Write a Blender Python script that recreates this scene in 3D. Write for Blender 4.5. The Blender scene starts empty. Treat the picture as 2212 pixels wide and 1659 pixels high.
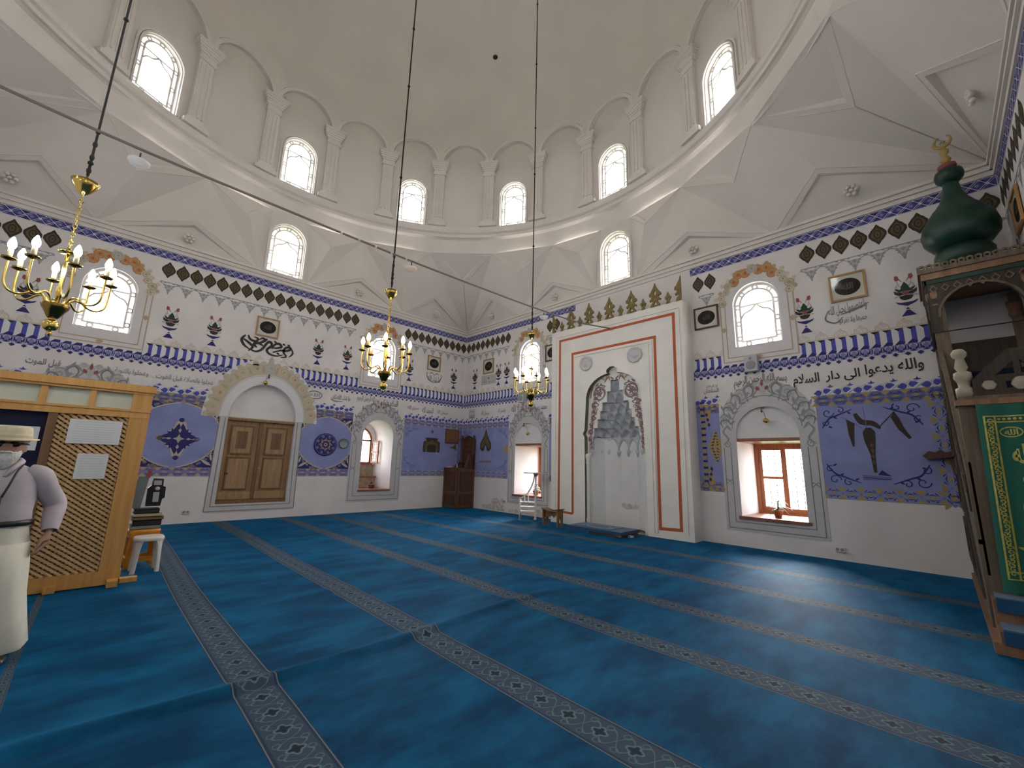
import bpy, math, random
from math import sin, cos, pi, radians, sqrt
from mathutils import Vector, Matrix
from mathutils.geometry import tessellate_polygon
random.seed(7)
SC = bpy.context.scene
COL = SC.collection
XW = 14.35            # inner x of the right wall
YD = -14.0            # inner y of the front wall (behind the camera)

# ------------------------------------------------------------------ materials
def srgb(r, g, b):
    f = lambda c: (c / 255 / 12.92) if c / 255 <= .04045 else ((c / 255 + .055) / 1.055) ** 2.4
    return (f(r), f(g), f(b), 1.0)

def mat(name, col, rough=.7, metal=0., var=0., vscale=6., bump=0., bscale=40., stretch=(1, 1, 1), sheen=0., spec=.5, col2=None):
    m = bpy.data.materials.new(name); m.use_nodes = True
    nt = m.node_tree; N = nt.nodes; L = nt.links
    b = N['Principled BSDF']
    b.inputs['Base Color'].default_value = col
    b.inputs['Roughness'].default_value = rough
    b.inputs['Metallic'].default_value = metal
    b.inputs['Specular IOR Level'].default_value = spec
    if sheen:
        b.inputs['Sheen Weight'].default_value = sheen
        b.inputs['Sheen Roughness'].default_value = .4
    if var or bump:
        tc = N.new('ShaderNodeTexCoord'); mp = N.new('ShaderNodeMapping')
        mp.inputs['Scale'].default_value = stretch
        L.new(tc.outputs['Object'], mp.inputs['Vector'])
    if var:
        nz = N.new('ShaderNodeTexNoise'); nz.inputs['Scale'].default_value = vscale
        nz.inputs['Detail'].default_value = 5
        L.new(mp.outputs['Vector'], nz.inputs['Vector'])
        rp = N.new('ShaderNodeValToRGB')
        c2 = col2 or tuple(max(0, c * (1 - var)) for c in col[:3]) + (1,)
        c1 = col if col2 else tuple(min(1, c * (1 + var * .6)) for c in col[:3]) + (1,)
        rp.color_ramp.elements[0].position = .32; rp.color_ramp.elements[0].color = c2
        rp.color_ramp.elements[1].position = .68; rp.color_ramp.elements[1].color = c1
        L.new(nz.outputs['Fac'], rp.inputs['Fac']); L.new(rp.outputs['Color'], b.inputs['Base Color'])
    if bump:
        n2 = N.new('ShaderNodeTexNoise'); n2.inputs['Scale'].default_value = bscale; n2.inputs['Detail'].default_value = 4
        L.new(mp.outputs['Vector'], n2.inputs['Vector'])
        bp = N.new('ShaderNodeBump'); bp.inputs['Strength'].default_value = bump; bp.inputs['Distance'].default_value = .02
        L.new(n2.outputs['Fac'], bp.inputs['Height']); L.new(bp.outputs['Normal'], b.inputs['Normal'])
    return m

def emis(name, col, strength):
    m = bpy.data.materials.new(name); m.use_nodes = True
    b = m.node_tree.nodes['Principled BSDF']
    b.inputs['Base Color'].default_value = col
    b.inputs['Emission Color'].default_value = col
    b.inputs['Emission Strength'].default_value = strength
    return m

def glass(name, tint=(.93, .96, .97, 1), gloss=.07, diffuse=0.):
    m = bpy.data.materials.new(name); m.use_nodes = True
    nt = m.node_tree; N = nt.nodes; L = nt.links
    for n in list(N): N.remove(n)
    o = N.new('ShaderNodeOutputMaterial'); mx = N.new('ShaderNodeMixShader'); mx.inputs['Fac'].default_value = gloss
    t = N.new('ShaderNodeBsdfTransparent'); t.inputs['Color'].default_value = tint
    g = N.new('ShaderNodeBsdfGlossy'); g.inputs['Roughness'].default_value = .05
    L.new(t.outputs[0], mx.inputs[1]); L.new(g.outputs[0], mx.inputs[2])
    last = mx
    if diffuse:
        m2 = N.new('ShaderNodeMixShader'); m2.inputs['Fac'].default_value = diffuse
        d = N.new('ShaderNodeBsdfDiffuse'); d.inputs['Color'].default_value = (.7, .75, .7, 1)
        L.new(mx.outputs[0], m2.inputs[1]); L.new(d.outputs[0], m2.inputs[2]); last = m2
    L.new(last.outputs[0], o.inputs['Surface'])
    return m

def wood(name, c1, c2, scale=3., rough=.5, stretch=(8, 8, .6)):
    return mat(name, c1, rough, 0, .3, scale, .15, 30, stretch, col2=c2)

M = {}
M['plaster'] = mat('wall_plaster', (.80, .755, .735, 1), .85, 0, .07, 1.3, .25, 9)
M['ceil'] = mat('dome_plaster', (.77, .715, .66, 1), .9, 0, .05, .8, .2, 14)
M['mould'] = mat('moulding_plaster', (.79, .74, .69, 1), .85, 0, .04, 2)
M['mih'] = mat('mihrab_paint', (.86, .82, .75, 1), .75, 0, .05, 2, .15, 12)
M['nicheW'] = mat('niche_whitewash', (.80, .79, .78, 1), .85, 0, .05, 2, .2, 12)
M['reveal'] = mat('window_reveal_paint', (.82, .80, .81, 1), .8, 0, .03, 2)
M['panelblue'] = mat('blue_wall_paint', (.28, .31, .58, 1), .8, 0, .12, 2.2)
M['slate'] = mat('slate_blue_paint', (.16, .17, .36, 1), .8)
M['navy'] = mat('navy_paint', (.028, .025, .16, 1), .75)
M['royal'] = mat('royal_blue_paint', (.075, .08, .42, 1), .75)
M['lilac'] = mat('lilac_paint', (.24, .23, .45, 1), .8)
M['palelilac'] = mat('pale_lilac_paint', (.56, .55, .68, 1), .8)
M['pwhite'] = mat('white_paint', (.76, .75, .76, 1), .8)
M['ink'] = mat('black_paint', (.03, .024, .02, 1), .7)
M['greyink'] = mat('grey_paint', (.22, .215, .21, 1), .8)
M['greymid'] = mat('mid_grey_paint', (.33, .33, .34, 1), .8)
M['greypale'] = mat('pale_grey_paint', (.60, .58, .58, 1), .8, 0, .05, 3)
M['greylite'] = mat('light_grey_paint', (.50, .49, .49, 1), .8)
M['brownblk'] = mat('dark_brown_paint', (.045, .032, .022, 1), .75)
M['olive'] = mat('olive_gold_paint', (.13, .095, .035, 1), .7)
M['gold'] = mat('gold_paint', (.42, .31, .10, 1), .6)
M['goldpale'] = mat('pale_gold_paint', (.56, .49, .36, 1), .75)
M['cream'] = mat('cream_paint', (.66, .58, .46, 1), .8)
M['tan'] = mat('tan_paint', (.50, .39, .25, 1), .8)
M['orange'] = mat('orange_paint', (.55, .26, .10, 1), .75)
M['red'] = mat('brick_red_paint', (.50, .105, .035, 1), .7)
M['rose'] = mat('rose_paint', (.33, .085, .08, 1), .75)
M['green'] = mat('dark_green_paint', (.02, .05, .03, 1), .75)
M['purple'] = mat('purple_brown_paint', (.25, .16, .18, 1), .75)
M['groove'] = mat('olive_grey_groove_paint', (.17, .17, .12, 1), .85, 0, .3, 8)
M['muq'] = mat('blue_grey_stucco', (.62, .635, .65, 1), .75, 0, .18, 6)
M['stain'] = mat('damp_stain', (.69, .635, .58, 1), .95, 0, .35, 9)
M['crest'] = mat('bronze_gold_crest', (.22, .155, .05, 1), .55, .25, .3, 12)
M['frameD'] = wood('dark_red_frame_wood', (.10, .03, .018, 1), (.06, .018, .012, 1))
M['frameL'] = wood('light_frame_wood', (.48, .27, .10, 1), (.38, .2, .07, 1))
M['board'] = mat('picture_mount', (.62, .60, .52, 1), .5)
M['oval'] = mat('black_glazed_oval', (.014, .010, .009, 1), .7, spec=.15)
M['lawn'] = mat('green_lawn', (.045, .10, .012, 1), .9, 0, .3, 1.2)
M['tileblue'] = mat('deep_tile_blue', (.075, .07, .30, 1), .75)
M['ovalgold'] = mat('dull_gold_script', (.08, .05, .025, 1), .5)
M['brass'] = mat('polished_brass', (.68, .48, .13, 1), .18, 1.)
M['brassD'] = mat('dark_brass', (.28, .18, .05, 1), .22, 1.)
M['sleeve'] = mat('candle_sleeve_ivory', (.75, .62, .36, 1), .45)
M['cord'] = mat('black_cord', (.03, .028, .026, 1), .7)
M['rod'] = mat('grey_brown_cable', (.23, .19, .16, 1), .6)
M['wplast'] = mat('white_plastic', (.72, .70, .66, 1), .4, 0, .04, 5)
M['gplast'] = mat('grey_plastic', (.50, .50, .52, 1), .5)
M['oplast'] = mat('orange_plastic', (.72, .27, .02, 1), .4, 0, .12, 6)
M['blackp'] = mat('black_plastic', (.012, .012, .013, 1), .45)
M['doorw'] = wood('old_door_wood', (.40, .23, .105, 1), (.25, .135, .06, 1), 2.2, .55)
M['doorp'] = wood('old_door_panel_wood', (.44, .28, .14, 1), (.30, .175, .08, 1), 2.6, .55)
M['doord'] = wood('old_door_dark_wood', (.22, .115, .05, 1), (.14, .072, .032, 1), 2.2, .55)
M['pine'] = wood('varnished_pine', (.64, .35, .10, 1), (.52, .26, .07, 1), 2.4, .38)
M['pineL'] = wood('lattice_pine', (.64, .42, .20, 1), (.54, .33, .14, 1), 3., .5)
M['pulp'] = wood('dark_walnut', (.105, .040, .018, 1), (.06, .022, .011, 1), 2.2, .5)
M['pulpL'] = wood('walnut_edge', (.16, .068, .032, 1), (.11, .042, .02, 1), 2.2, .45)
M['winw'] = wood('window_frame_wood', (.36, .13, .05, 1), (.25, .085, .032, 1), 3., .4)
M['sillw'] = wood('sill_wood', (.33, .12, .06, 1), (.24, .085, .045, 1), 3., .3)
M['minw'] = wood('aged_grey_brown_wood', (.19, .14, .095, 1), (.11, .08, .052, 1), 2.4, .7)
M['minb'] = wood('brown_base_wood', (.30, .16, .085, 1), (.2, .1, .05, 1), 2., .5)
M['mind'] = wood('dark_carved_wood', (.062, .045, .028, 1), (.035, .025, .016, 1), 3., .7)
M['mincap'] = mat('worn_cream_wood', (.40, .36, .27, 1), .6, 0, .15, 10)
M['mgreen'] = mat('dark_green_dome_paint', (.008, .042, .027, 1), .35, 0, .3, 5)
M['curtain'] = mat('green_velvet', (.008, .12, .08, 1), .75, sheen=.4)
M['embro'] = mat('gold_embroidery', (.50, .44, .09, 1), .5, .2, .25, 25)
M['navycloth'] = mat('navy_cloth', (.008, .009, .035, 1), .9)
M['stone'] = mat('rough_stone', (.40, .31, .23, 1), .9, 0, .35, 7, .6, 10)
M['paper'] = mat('white_paper', (.68, .70, .70, 1), .6)
M['papertext'] = mat('grey_print', (.58, .60, .61, 1), .7)
M['frost'] = mat('pale_green_frosted_glass', (.55, .58, .46, 1), .25)
M['terra'] = mat('terracotta', (.34, .15, .08, 1), .8)
M['leaf'] = mat('plant_leaf', (.07, .16, .025, 1), .5, 0, .3, 9)
M['leafD'] = mat('dark_leaf', (.05, .12, .03, 1), .5, 0, .3, 9)
M['soil'] = mat('soil', (.06, .04, .03, 1), .95)
M['rug'] = mat('prayer_rug_blue', (.012, .075, .17, 1), .95, sheen=.3)
M['rugp'] = mat('prayer_rug_pattern', (.34, .50, .55, 1), .95)
M['blackmetal'] = mat('iron', (.05, .045, .04, 1), .5, .6)
M['skin'] = mat('skin', (.36, .19, .135, 1), .55)
M['shirt'] = mat('lilac_white_shirt', (.50, .44, .46, 1), .8, 0, .1, 6)
M['trous'] = mat('cream_trousers', (.66, .63, .52, 1), .85, 0, .08, 5)
M['hat'] = mat('straw_hat', (.68, .58, .40, 1), .8, 0, .1, 20)
M['hair'] = mat('white_beard', (.68, .66, .62, 1), .9, 0, .15, 30, .5, 80)
M['leather'] = mat('black_leather', (.012, .011, .011, 1), .4)
M['lens'] = mat('sunglass_lens', (.01, .009, .009, 1), .15)
M['pane'] = glass('window_glass')
M['paneF'] = glass('frosted_window_glass', (.93, .97, .98, 1), .05, .12)
M['picglass'] = glass('picture_glass', (1, 1, 1, 1), .035)
M['coolbulb'] = emis('cool_white_bulb', (.86, .94, 1, 1), 36)
M['warmbulb'] = emis('warm_bulb', (1, .52, .15, 1), 40)
M['latback'] = mat('lattice_backing', (.28, .18, .085, 1), .9)
M['framewhite'] = mat('frame_white_paint', (.74, .70, .70, 1), .8, 0, .04, 3)
M['disc'] = mat('white_disc_lamp', (.80, .78, .74, 1), .35)
M['gravel'] = mat('pale_gravel', (.33, .31, .25, 1), .9, 0, .4, .8)  # pale gravel outside, lightened to bounce more daylight up into the dome
M['trunk'] = mat('tree_bark', (.12, .085, .06, 1), .9, 0, .3, 5)

# ------------------------------------------------------------------ mesh builder
class MB:
    def __init__(s): s.v = []; s.f = []; s.m = []; s.sm = []; s.mats = []
    def mi(s, m):
        m = M[m] if isinstance(m, str) else m
        if m not in s.mats: s.mats.append(m)
        return s.mats.index(m)
    def add(s, verts, faces, m, smooth=False):
        b = len(s.v); s.v.extend(tuple(v) for v in verts); k = s.mi(m)
        for f in faces: s.f.append(tuple(b + i for i in f)); s.m.append(k); s.sm.append(smooth)
    def box(s, lo, hi, m):
        x0, y0, z0 = lo; x1, y1, z1 = hi
        s.add([(x0,y0,z0),(x1,y0,z0),(x1,y1,z0),(x0,y1,z0),(x0,y0,z1),(x1,y0,z1),(x1,y1,z1),(x0,y1,z1)],
              [(0,3,2,1),(4,5,6,7),(0,1,5,4),(1,2,6,5),(2,3,7,6),(3,0,4,7)], m)
    def obox(s, c, size, m, rot=None):                       # oriented box
        hx, hy, hz = [q / 2 for q in size]; R = rot or Matrix.Identity(3); c = Vector(c)
        vs = [c + R @ Vector((sx*hx, sy*hy, sz*hz)) for sz in (-1,1) for (sx,sy) in ((-1,-1),(1,-1),(1,1),(-1,1))]
        s.add(vs, [(0,3,2,1),(4,5,6,7),(0,1,5,4),(1,2,6,5),(2,3,7,6),(3,0,4,7)], m)
    def loft(s, rings, m, cap=(True, True), smooth=True, closed=True):
        n = len(rings[0]); vs = [p for r in rings for p in r]; fs = []
        for i in range(len(rings) - 1):
            for j in range(n if closed else n - 1):
                a = i*n + j; b = i*n + (j+1) % n
                fs.append((a, b, b+n, a+n))
        if cap[0]: fs.append(tuple(range(n))[::-1])
        if cap[1]: fs.append(tuple((len(rings)-1)*n + j for j in range(n)))
        s.add(vs, fs, m, smooth)
    def lathe(s, prof, c, m, n=20, cap=(True, True), axis=None, smooth=True, lobes=0, lobe=0.):
        c = Vector(c); rings = []
        for (r, z) in prof:
            ring = []
            for j in range(n):
                a = 2*pi*j/n; rr = r * (1 + lobe*abs(cos(lobes*a/2)) if lobes else 1)
                p = Vector((rr*cos(a), rr*sin(a), z))
                if axis is not None: p = axis @ p
                ring.append(c + p)
            rings.append(ring)
        s.loft(rings, m, cap, smooth)
    def tube(s, path, r, m, n=8, cap=True, smooth=True):
        P = [Vector(p) for p in path]; k = len(P); rad = r if isinstance(r, (list, tuple)) else [r]*k
        rings = []; up = None
        for i in range(k):
            t = (P[min(i+1, k-1)] - P[max(i-1, 0)])
            t = t.normalized() if t.length > 1e-9 else Vector((0,0,1))
            if up is None:
                up = Vector((0,0,1)) if abs(t.z) < .9 else Vector((1,0,0))
            u = (up - t * up.dot(t)).normalized(); w = t.cross(u); up = u
            rings.append([P[i] + rad[i]*(cos(2*pi*j/n)*u + sin(2*pi*j/n)*w) for j in range(n)])
        s.loft(rings, m, (cap, cap), smooth)
    def sphere(s, c, r, m, n=12, k=8, sc=(1,1,1)):
        c = Vector(c); rings = []
        for i in range(1, k):
            th = pi*i/k
            rings.append([c + Vector((sc[0]*r*sin(th)*cos(2*pi*j/n), sc[1]*r*sin(th)*sin(2*pi*j/n), -sc[2]*r*cos(th))) for j in range(n)])
        s.loft(rings, m)
    def poly(s, P, pts, d, m):                                # flat polygon on a wall frame
        s.add([P(a, b, d) for a, b in pts], [tuple(range(len(pts)))], m)
    def tess(s, P, outer, holes, d, m, flip=False):
        loops = [ccw(outer)] + [ccw(h)[::-1] for h in holes]
        V3 = [[Vector((a, b, 0)) for a, b in l] for l in loops]
        tr = tessellate_polygon(V3); flat = [q for l in loops for q in l]; fs = []
        for t in tr:
            a, b, c = (flat[i] for i in t)
            ar = (b[0]-a[0])*(c[1]-a[1]) - (b[1]-a[1])*(c[0]-a[0])
            if abs(ar) < 1e-10: continue
            t = tuple(t) if ar > 0 else tuple(t)[::-1]
            fs.append(t[::-1] if flip else t)
        s.add([P(a, b, d) for a, b in flat], fs, m)
    def prism(s, P, outer, holes, d0, d1, m, side=None, hside=None, back=True):   # d0 front (towards the viewer), d1 behind
        s.tess(P, outer, holes, d0, m)
        if back: s.tess(P, outer, holes, d1, m, True)
        for k, l in enumerate([ccw(outer)] + [ccw(h)[::-1] for h in holes]):
            n = len(l); mm = (side or m) if k == 0 else (hside or side or m)
            vs = [P(a, b, d0) for a, b in l] + [P(a, b, d1) for a, b in l]
            s.add(vs, [(j, j+n, (j+1) % n + n, (j+1) % n) for j in range(n)], mm)
    def bars(s, P, pts, w, d0, d1, m, closed=False):          # rectangular bar along a 2D path
        L, R = offs(pts, w, closed); n = len(pts)
        vs = [P(*p, d0) for p in L] + [P(*p, d0) for p in R] + [P(*p, d1) for p in L] + [P(*p, d1) for p in R]
        fs = []
        for i in range(n if closed else n-1):
            j = (i+1) % n
            fs += [(n+i, n+j, j, i), (i, j, 2*n+j, 2*n+i), (n+j, n+i, 3*n+i, 3*n+j), (2*n+i, 2*n+j, 3*n+j, 3*n+i)]
        if not closed: fs += [(0, 2*n, 3*n, n), (n-1, 2*n-1, 4*n-1, 3*n-1)]
        s.add(vs, fs, m)
    def build(s, name, parent=None, origin=None):
        o0 = Vector(origin) if origin is not None else Vector((0, 0, 0))
        if parent:
            r = parent
            while r.parent: r = r.parent
            o0 = r.location.copy()
        me = bpy.data.meshes.new(name)
        vs = [tuple(Vector(v) - o0) for v in s.v] if o0.length else s.v
        me.from_pydata(vs, [], s.f)
        for m in s.mats: me.materials.append(m)
        me.polygons.foreach_set('material_index', s.m); me.polygons.foreach_set('use_smooth', s.sm)
        me.update()
        o = bpy.data.objects.new(name, me); COL.objects.link(o)
        if parent: o.parent = parent
        elif origin is not None: o.location = origin
        return o

def ccw(l):
    a = sum(l[i][0]*l[(i+1) % len(l)][1] - l[(i+1) % len(l)][0]*l[i][1] for i in range(len(l)))
    return list(l) if a > 0 else list(l)[::-1]

def offs(pts, w, closed=False):
    n = len(pts); L = []; R = []; W = w if isinstance(w, (list, tuple)) else [w]*n
    for i in range(n):
        a = pts[(i-1) % n] if (closed or i > 0) else pts[i]; b = pts[(i+1) % n] if (closed or i < n-1) else pts[i]
        p = pts[i]
        t1 = Vector((p[0]-a[0], p[1]-a[1])); t2 = Vector((b[0]-p[0], b[1]-p[1]))
        if t1.length < 1e-9: t1 = t2
        if t2.length < 1e-9: t2 = t1
        if t1.length < 1e-9: t1 = t2 = Vector((1, 0))
        t1.normalize(); t2.normalize(); t = t1 + t2
        if t.length < 1e-6: t = t1
        t.normalize(); nrm = Vector((-t.y, t.x)); k = max(.5, nrm.dot(Vector((-t1.y, t1.x))))
        h = W[i]/2/k
        L.append((p[0]+nrm.x*h, p[1]+nrm.y*h)); R.append((p[0]-nrm.x*h, p[1]-nrm.y*h))
    return L, R

def PB(s, z, d): return (s, -d, z)
def PA(s, z, d): return (d, s, z)
def PC(s, z, d): return (XW - d, -s, z)
def PD(s, z, d): return (XW - s, YD + d, z)
def PL(s, z, d): return (s, -d, z)                         # local frame: x right, z up, -y towards the viewer

def arch(cx, z0, r, spring, n=20, k=1.):                     # round-topped opening
    return [(cx-r, z0), (cx+r, z0)] + [(cx + r*cos(pi*i/n), spring + k*r*sin(pi*i/n)) for i in range(n+1)]
def rect(a, b, c, d): return [(a, c), (b, c), (b, d), (a, d)]
def arcp(cx, cz, r, a0, a1, n=16, k=1.): return [(cx + r*cos(radians(a0+(a1-a0)*i/n)), cz + k*r*sin(radians(a0+(a1-a0)*i/n))) for i in range(n+1)]
def spiral(cx, cz, r, a0, turns, n=22, inner=.15): return [(cx + r*(1-(1-inner)*i/n)*cos(a0+turns*2*pi*i/n), cz + r*(1-(1-inner)*i/n)*sin(a0+turns*2*pi*i/n)) for i in range(n+1)]
def cat(pts, n=6):                                           # Catmull-Rom through points
    out = []
    for i in range(len(pts)-1):
        p0 = pts[max(i-1, 0)]; p1 = pts[i]; p2 = pts[i+1]; p3 = pts[min(i+2, len(pts)-1)]
        for j in range(n):
            t = j/n
            out.append(tuple(.5*((2*b)+(c-a)*t+(2*a-5*b+4*c-d)*t*t+(3*b-a-3*c+d)*t**3) for a, b, c, d in zip(p0, p1, p2, p3)))
    out.append(tuple(pts[-1])); return out

# ------------------------------------------------------------------ scene tree
def tag(o, label=None, cat_=None, group=None, kind=None):
    if label: o['label'] = label
    if cat_: o['category'] = cat_
    if group: o['group'] = group
    if kind: o['kind'] = kind
    return o
def empty(name, loc=(0,0,0), label=None, cat_=None, group=None, kind=None, rz=0.):
    o = bpy.data.objects.new(name, None); COL.objects.link(o); o.location = loc; o.rotation_euler = (0, 0, rz)
    o.empty_display_size = .1
    return tag(o, label, cat_, group, kind)
def copy_tree(o, parent=None):
    c = o.copy(); COL.objects.link(c); c.parent = parent
    for ch in list(o.children): copy_tree(ch, c)
    return c

# ------------------------------------------------------------------ Arabic lettering (presentation forms, visual order)
_F = {'ا':(0xFE8D,2),'ب':(0xFE8F,4),'ة':(0xFE93,2),'ت':(0xFE95,4),'ث':(0xFE99,4),'ج':(0xFE9D,4),'ح':(0xFEA1,4),'خ':(0xFEA5,4),'د':(0xFEA9,2),
      'ذ':(0xFEAB,2),'ر':(0xFEAD,2),'ز':(0xFEAF,2),'س':(0xFEB1,4),'ش':(0xFEB5,4),'ص':(0xFEB9,4),'ض':(0xFEBD,4),'ط':(0xFEC1,4),'ظ':(0xFEC5,4),
      'ع':(0xFEC9,4),'غ':(0xFECD,4),'ف':(0xFED1,4),'ق':(0xFED5,4),'ك':(0xFED9,4),'ل':(0xFEDD,4),'م':(0xFEE1,4),'ن':(0xFEE5,4),'ه':(0xFEE9,4),
      'و':(0xFEED,2),'ى':(0xFEEF,2),'ي':(0xFEF1,4),'ﻻ':(0xFEFB,2)}
def shape(t):
    t = t.replace('لا', 'ﻻ'); out = []
    for i, ch in enumerate(t):
        if ch not in _F: out.append(ch); continue
        b, k = _F[ch]
        pj = i > 0 and t[i-1] in _F and _F[t[i-1]][1] == 4
        nj = k == 4 and i+1 < len(t) and t[i+1] in _F
        out.append(chr(b + (0 if not pj and not nj else 1 if pj and not nj else 2 if not pj else 3)))
    return ''.join(out[::-1])
_tc = {}
def text_mesh(t, bold=.012):
    key = (t, bold)
    if key not in _tc:
        c = bpy.data.curves.new('lettering', 'FONT'); c.body = shape(t); c.size = 1; c.resolution_u = 3; c.offset = bold
        o = bpy.data.objects.new('lettering', c); COL.objects.link(o)
        me = bpy.data.meshes.new_from_object(o.evaluated_get(bpy.context.evaluated_depsgraph_get()))
        vs = [(v.co.x, v.co.y) for v in me.vertices]; fs = [tuple(p.vertices) for p in me.polygons]
        bpy.data.objects.remove(o); bpy.data.curves.remove(c); bpy.data.meshes.remove(me)
        x0 = min(v[0] for v in vs); x1 = max(v[0] for v in vs); y0 = min(v[1] for v in vs); y1 = max(v[1] for v in vs)
        _tc[key] = ([((x-x0)/(x1-x0), (y-y0)/(y1-y0)) for x, y in vs], fs)
    return _tc[key]

class Paint(MB):
    """paint on a wall: coloured shapes a hair in front of the plaster"""
    def __init__(s, P): super().__init__(); s.P = P
    def d(s, l): s.k = (getattr(s, 'k', 0) + 1) % 48; return .0025 + .0014*l + 2.4e-5*s.k
    def pg(s, pts, m, l=1): s.tess(s.P, pts, [], s.d(l), m)
    def ring(s, outer, inner, m, l=1): s.tess(s.P, outer, [inner], s.d(l), m)
    def stroke(s, pts, w, m, l=2, closed=False):
        L, R = offs(pts, w, closed); n = len(pts); d = s.d(l)
        s.add([s.P(*p, d) for p in L] + [s.P(*p, d) for p in R],
              [(n+i, n+(i+1) % n, (i+1) % n, i) for i in range(n if closed else n-1)], m)
    def cal(s, pts, w, m, l=2, n=6):                          # brush stroke, thin at both ends
        q = cat(pts, n); k = len(q)
        s.stroke(q, [w*(.25+.75*sin(pi*min(1, .06+.94*i/(k-1)))**.7) for i in range(k)], m, l)
    def disc(s, c, r, m, l=2, n=14, k=1.): s.pg([(c[0]+r*cos(2*pi*i/n), c[1]+k*r*sin(2*pi*i/n)) for i in range(n)], m, l)
    def leafs(s, c, a, ln, w, m, l=2):
        ca, sa = cos(a), sin(a); pts = [(0, 0), (.3, .5), (.6, .42), (1, 0), (.6, -.42), (.3, -.5)]
        s.pg([(c[0]+ca*x*ln-sa*y*w, c[1]+sa*x*ln+ca*y*w) for x, y in pts], m, l)
    def text(s, t, s0, s1, z0, z1, m, l=3, bold=.012, bend=0., slope=0.):
        vs, fs = text_mesh(t, bold); d = s.d(l)
        s.add([s.P(s0+(s1-s0)*x, z0+(z1-z0)*y+bend*(1-(2*x-1)**2)+slope*(x-.5), d) for x, y in vs], fs, m)
EXPO = 1.12
# ================================================================== THE ROOM
ZT = 6.9                                                     # top of the walls
T1, T2 = 1.5, .34                                            # wall thickness below / above z = 3.9
LOWW = {'A': [(-10.53, 'arch'), (-3.54, 'arch')], 'B': [(3.53, 'rect'), (10.54, 'rect')]}
def low_hole(c, kind, ):
    if kind == 'rect': return arch(c, .60, .60, 2.38, 20)
    return arch(c, .66, .54, 2.42, 20)
UPW = [3.53, 10.55]
UPA = [-3.63, -10.5]
UPC = [3.5, 10.5]; UPD = [3.7, 10.7]
def up_hole(c): return arch(c, 4.40, .47, 5.41, 18)
DOOR = arch(-7.0, .41, .83, 2.66, 20, 1.17)

def wall(name, P, s0, s1, low, ups, extra=()):
    b = MB()
    b.prism(P, rect(s0, s1, -.1, 3.9), [h for h, t in low if t == 'thru'], 0, -T1, 'plaster', hside='reveal')
    b.prism(P, rect(s0, s1, 3.9, ZT), [up_hole(c) for c in ups], 0, -T2, 'plaster', hside='reveal')
    return tag(b.build(name), kind='structure')

WA = wall('wall_left', PA, -14.9, .9, [(low_hole(c, k), 'thru') for c, k in LOWW['A']] + [(DOOR, 'thru')], UPA)
# the wall of the mihrab, with its niche hole behind the mihrab block
WBk = wall('wall_back', PB, -.9, 15.2, [(low_hole(c, k), 'thru') for c, k in LOWW['B']] + [(rect(6.1, 8.05, -.05, 3.85), 'thru')], UPW)
WC = wall('wall_right', PC, -.9, 14.9, [], UPC)
WD = wall('wall_front', PD, -.9, 15.2, [], UPD)
fl = MB(); fl.box((-1, -15, -.3), (15.4, 1, -.012), 'soil'); tag(fl.build('floor'), kind='structure')
gr = MB(); gr.box((-70, -85, -1.4), (85, 70, -1.2), 'gravel'); tag(gr.build('ground'), kind='structure')
lw = MB(); lw.box((-3, 4., -1.2), (12.6, 30, -1.15), 'lawn'); lw.box((-30, -10, -1.2), (-5, 3, -1.15), 'lawn'); tag(lw.build('ground_lawn'), kind='structure')

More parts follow.
